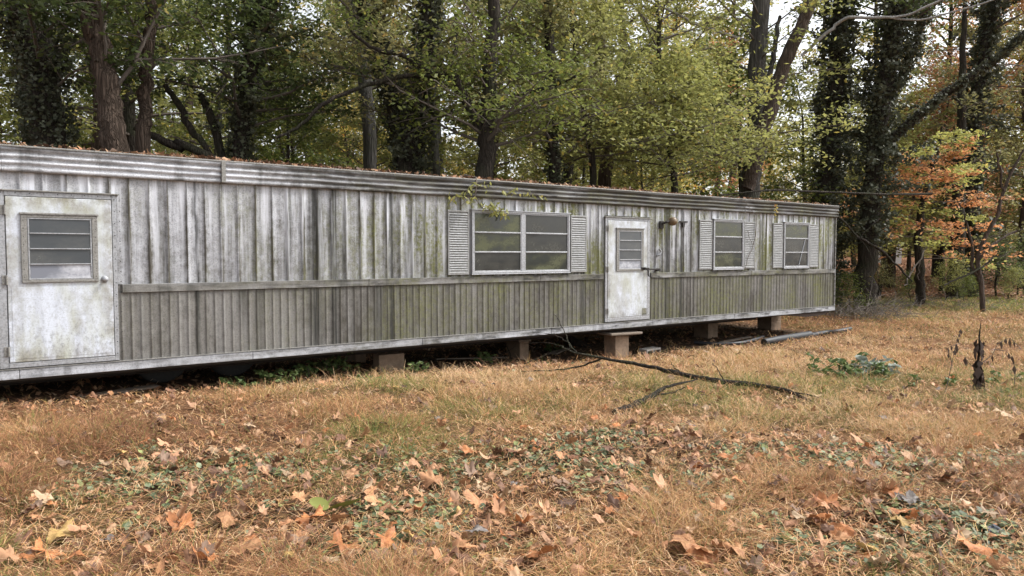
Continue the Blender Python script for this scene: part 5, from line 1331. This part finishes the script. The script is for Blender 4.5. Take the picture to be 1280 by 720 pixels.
# dead stalk
p = atg(1222, 490); t = thing('dead_stalk', 'black withered stalk standing alone at right with shrivelled leaves hanging off thin stems', 'dead plant', tuple(p))
h = 72/F*p.y; q = random.Random(4)
mb = MB(); mb.tube([(0,0,-.03),(.01,0,h*.25),(-.01,0,h*.5),(.01,0,h*.75),(0,0,h*.98),(.02,0,h*1.28)], [.013,.012,.015,.014,.009,.002], 8, True, .2, q); mb.tube([(.09,0,-.02),(.06,0,h*.3),(.02,0,h*.5)], .008, 6, True, .2, q); mb.build('stalk', BK['dark'], t, smooth=True)
V = []; Q = []
for k in range(46):
    z = h*(.2+.75*q.random()); a = q.uniform(0, 6.28); w = q.uniform(.014, .034)*(1.5 if abs(z-h*.45) < .1 else 1); l = q.uniform(.08, .19); r = .015
    b = len(V); s = (-math.sin(a)*w, math.cos(a)*w); V += [(r*math.cos(a), r*math.sin(a), z), (.05*math.cos(a)+s[0], .05*math.sin(a)+s[1], z-l*.4), (.03*math.cos(a), .03*math.sin(a), z-l), (.055*math.cos(a)-s[0], .055*math.sin(a)-s[1], z-l*.5)]; Q.append((b, b+1, b+2, b+3))
np_mesh('shrivelled_leaves', V, [np.array(Q)], LF['deadleaf'], t, tint=np.random.RandomState(3).rand(len(V)))
mb = MB(); V = []; Q = []
arms = [[(-.38,0,0),(-.30,.02,h*.5),(-.27,.0,h*.85),(-.22,0,h*1.1)],[(-.30,.02,h*.5),(-.36,.0,h*.78),(-.22,0,h*.86)],[(.03,0,h*.5),(.16,0,h*.65),(.22,0,h*.85),(.36,0,h*.95),(.5,0,h*.75)],[(.2,0,h*.75),(.32,0,h*.72),(.4,0,h*.6)],[(.5,.1,0),(.5,.1,h*.35),(.47,.1,h*.62)],[(-.03,0,h*.4),(-.14,0,h*.55),(-.16,0,h*.62)]]
for a_ in arms:
    mb.tube(a_, [.005]+[.003]*(len(a_)-1), 5, False); line, _ = smooth_line(a_, [1]*len(a_), 3)
    for c in line[2:]:
        if q.random() < .75:
            w = q.uniform(.01, .022); l = q.uniform(.05, .13); b = len(V); aa = q.uniform(0, 3.14)
            V += [tuple(c), (c.x+w*math.cos(aa), c.y+w*math.sin(aa), c.z-l*.45), (c.x+.01, c.y, c.z-l), (c.x-w*math.cos(aa), c.y-w*math.sin(aa), c.z-l*.5)]; Q.append((b, b+1, b+2, b+3))
mb.build('side_stems', BK['deadwood'], t, recalc=False); np_mesh('hanging_leaves', V, [np.array(Q)], LF['deadleaf'], t, tint=np.random.RandomState(5).rand(len(V)))
# leafy twig lying over the roof edge above the double window
def wl(u_, v_, z_): p = to_world(u_, v_); return Vector((p.x, p.y, z_))
t = thing('leafy_twig', 'wilting leafy twig hanging from the roof over the left pane of the double window', 'twig', tuple(wl(5.9, -.1, 2.72)))
mb = MB(); L1 = [wl(6.1,.5,2.86), wl(5.95,-.05,2.76), wl(5.90,-.14,2.62), wl(5.86,-.15,2.45), wl(5.98,-.13,2.32), wl(6.12,-.12,2.26)]
mb.tube(L1, [.012,.012,.01,.008,.006,.003], 6, True)
tips = [(L1[2], wl(5.7,-.15,2.52)), (L1[3], wl(5.35,-.12,2.38)), (L1[3], wl(5.60,-.14,2.30)), (L1[2], wl(6.35,-.13,2.58)), (wl(6.35,-.13,2.58), wl(6.9,-.12,2.56)), (wl(6.9,-.12,2.56), wl(7.25,-.1,2.5)), (L1[4], wl(6.4,-.13,2.3)), (L1[5], wl(6.5,-.12,2.22))]
for a_, b_ in tips: mb.tube([a_, a_.lerp(b_, .5)+Vector((0,0,.03)), b_], [.006,.004,.002], 5, False)
mb.build('stem', BK['twig'], t, loc=tuple(t.location), recalc=False)
pts = []
rs = np.random.RandomState(8)
for (a_, b_), k in zip(tips, (14, 16, 10, 12, 16, 10, 30, 30)):
    s_ = rs.rand(k)[:,None]; pts.append(np.array(a_)[None]*(1-s_)+np.array(b_)[None]*s_+rs.randn(k, 3)*np.array([.03,.03,.035]))
P = np.concatenate(pts); V, F_ = leaf_quads(P, np.full(len(P), .085), 1.2, .42, rs, .3); add_leaves('leaves', V, F_, np.repeat(rs.rand(len(P)), 4), LF['ygreen'], t)
# vine over the third window
t = thing('climbing_vine', 'thin dead vine trailing down over the right shutter of the window beside the far door', 'vine', tuple(wl(12.9, -.06, 2.75)))
mb = MB(); mb.tube([wl(12.3,.3,2.85), wl(12.45,-.09,2.74), wl(12.8,-.08,2.5), wl(13.0,-.06,2.42), wl(12.98,-.06,2.0), wl(12.85,-.06,1.7), wl(12.7,-.06,1.5), wl(12.62,-.07,1.28)], .006, 5); mb.tube([wl(12.8,-.08,2.5), wl(12.6,-.08,2.48), wl(12.5,-.09,2.6)], .004, 5); mb.tube([wl(12.9,-.06,1.8), wl(12.75,-.06,1.95), wl(12.7,-.06,2.1)], .004, 5)
mb.build('stem', BK['twig'], t, loc=tuple(t.location), recalc=False)
t = thing('climbing_vine', 'short yellow leafed sprig hanging from the roof between the two far windows', 'vine', tuple(wl(13.6, -.08, 2.72)))
mb = MB(); mb.tube([wl(13.5,.1,2.76), wl(13.6,-.09,2.66), wl(13.66,-.09,2.4)], .005, 5); mb.build('stem', BK['twig'], t, loc=tuple(t.location), recalc=False)
P = np.array([tuple(wl(13.62+.04*rs.randn(), -.1, 2.35+.3*rs.rand())) for _ in range(14)]); V, F_ = leaf_quads(P, np.full(len(P), .07), 1, .5, rs); add_leaves('leaves', V, F_, np.repeat(rs.rand(len(P)), 4), LF['yellow'], t)
# scrap of dark plastic and pale stone in the grass
p = atg(1242, 668); t = thing('plastic_scrap', 'crumpled dark blue grey plastic scrap in the bare patch at lower right', 'litter', tuple(p))
q = random.Random(9); V = [(.07*math.cos(i*.9)*q.uniform(.5, 1.2), .05*math.sin(i*.9)*q.uniform(.5, 1.2), q.uniform(0, .06)) for i in range(7)]+[(0,0,.06)]; np_mesh('plastic_film', V, [np.array([(i, (i+1) % 7, 7) for i in range(7)])], mat_simple('grey_plastic', (.10,.11,.14), .3), t)
# shed glimpsed through the trees
SW = mat_simple('white_boards', (.75,.76,.78), .6); p = at(1115, 300, 52)
t = thing('white_shed', 'small white building glimpsed between trunks left of the orange maple', 'shed', (p.x, 52, gz(p.x, 52))); hz = p.z-gz(p.x, 52)
mb = MB(); mb.box(-.9, .7, 0, 3, -.2, 2.1); mb.build('wall', SW, t)
mb = MB(); mb.add([(-1.1,-.3,2.05),(.9,-.3,2.05),(.9,3.3,2.05),(-1.1,3.3,2.05),(-.1,-.3,2.9),(-.1,3.3,2.9)],[(0,1,4),(2,3,5),(0,4,5,3),(1,2,5,4),(3,2,1,0)]); mb.build('roof', M['steel'], t)
mb = MB(); mb.box(-.45, .2, -.03, .0, -.1, 1.7); mb.build('door', M['frame_dark'], t)

# ------------------------------------------------------------------ light, sky, camera
w = bpy.data.worlds.new('World'); sc.world = w; w.use_nodes = True; nt = w.node_tree; nt.nodes.clear()
out = N(nt, 'ShaderNodeOutputWorld'); bg = N(nt, 'ShaderNodeBackground'); sky = N(nt, 'ShaderNodeTexSky', sky_type='NISHITA')
SUN_EL, SUN_AZ = 50, 84       # azimuth clockwise from +Y: high, from the right
sky.sun_disc = False; sky.sun_elevation = R(SUN_EL); sky.sun_rotation = R(SUN_AZ); sky.air_density = 1; sky.dust_density = 4; sky.ozone_density = 1
hs = N(nt, 'ShaderNodeHueSaturation'); hs.inputs['Saturation'].default_value = .22; L(nt, sky.outputs[0], hs.inputs['Color'])
L(nt, hs.outputs[0], bg.inputs['Color']); bg.inputs['Strength'].default_value = .15; L(nt, bg.outputs[0], out.inputs[0])
sl = bpy.data.lights.new('sun', 'SUN'); sl.energy = 1.5; sl.angle = R(10); sl.color = (1, .97, .92)
so = link('sun', sl); d = Vector((math.sin(R(SUN_AZ))*math.cos(R(SUN_EL)), math.cos(R(SUN_AZ))*math.cos(R(SUN_EL)), math.sin(R(SUN_EL))))
so.rotation_euler = d.to_track_quat('Z', 'Y').to_euler(); so.location = (0, -5, 20)
cd = bpy.data.cameras.new('camera'); cd.sensor_width = 36; cd.lens = F/1280*36; cd.clip_end = 2000; cd.clip_start = .05
co = link('camera', cd); co.location = (0, 0, EYE); co.rotation_euler = (math.pi/2-PITCH, 0, 0); sc.camera = co
sc.view_settings.view_transform = 'Standard'; sc.view_settings.look = 'None'; sc.view_settings.gamma = 1; sc.view_settings.exposure = 1.2
sc.cycles.max_bounces = 6; sc.cycles.diffuse_bounces = 3; sc.cycles.transmission_bounces = 4; sc.cycles.use_denoising = True
sc.cycles.caustics_reflective = False; sc.cycles.caustics_refractive = False
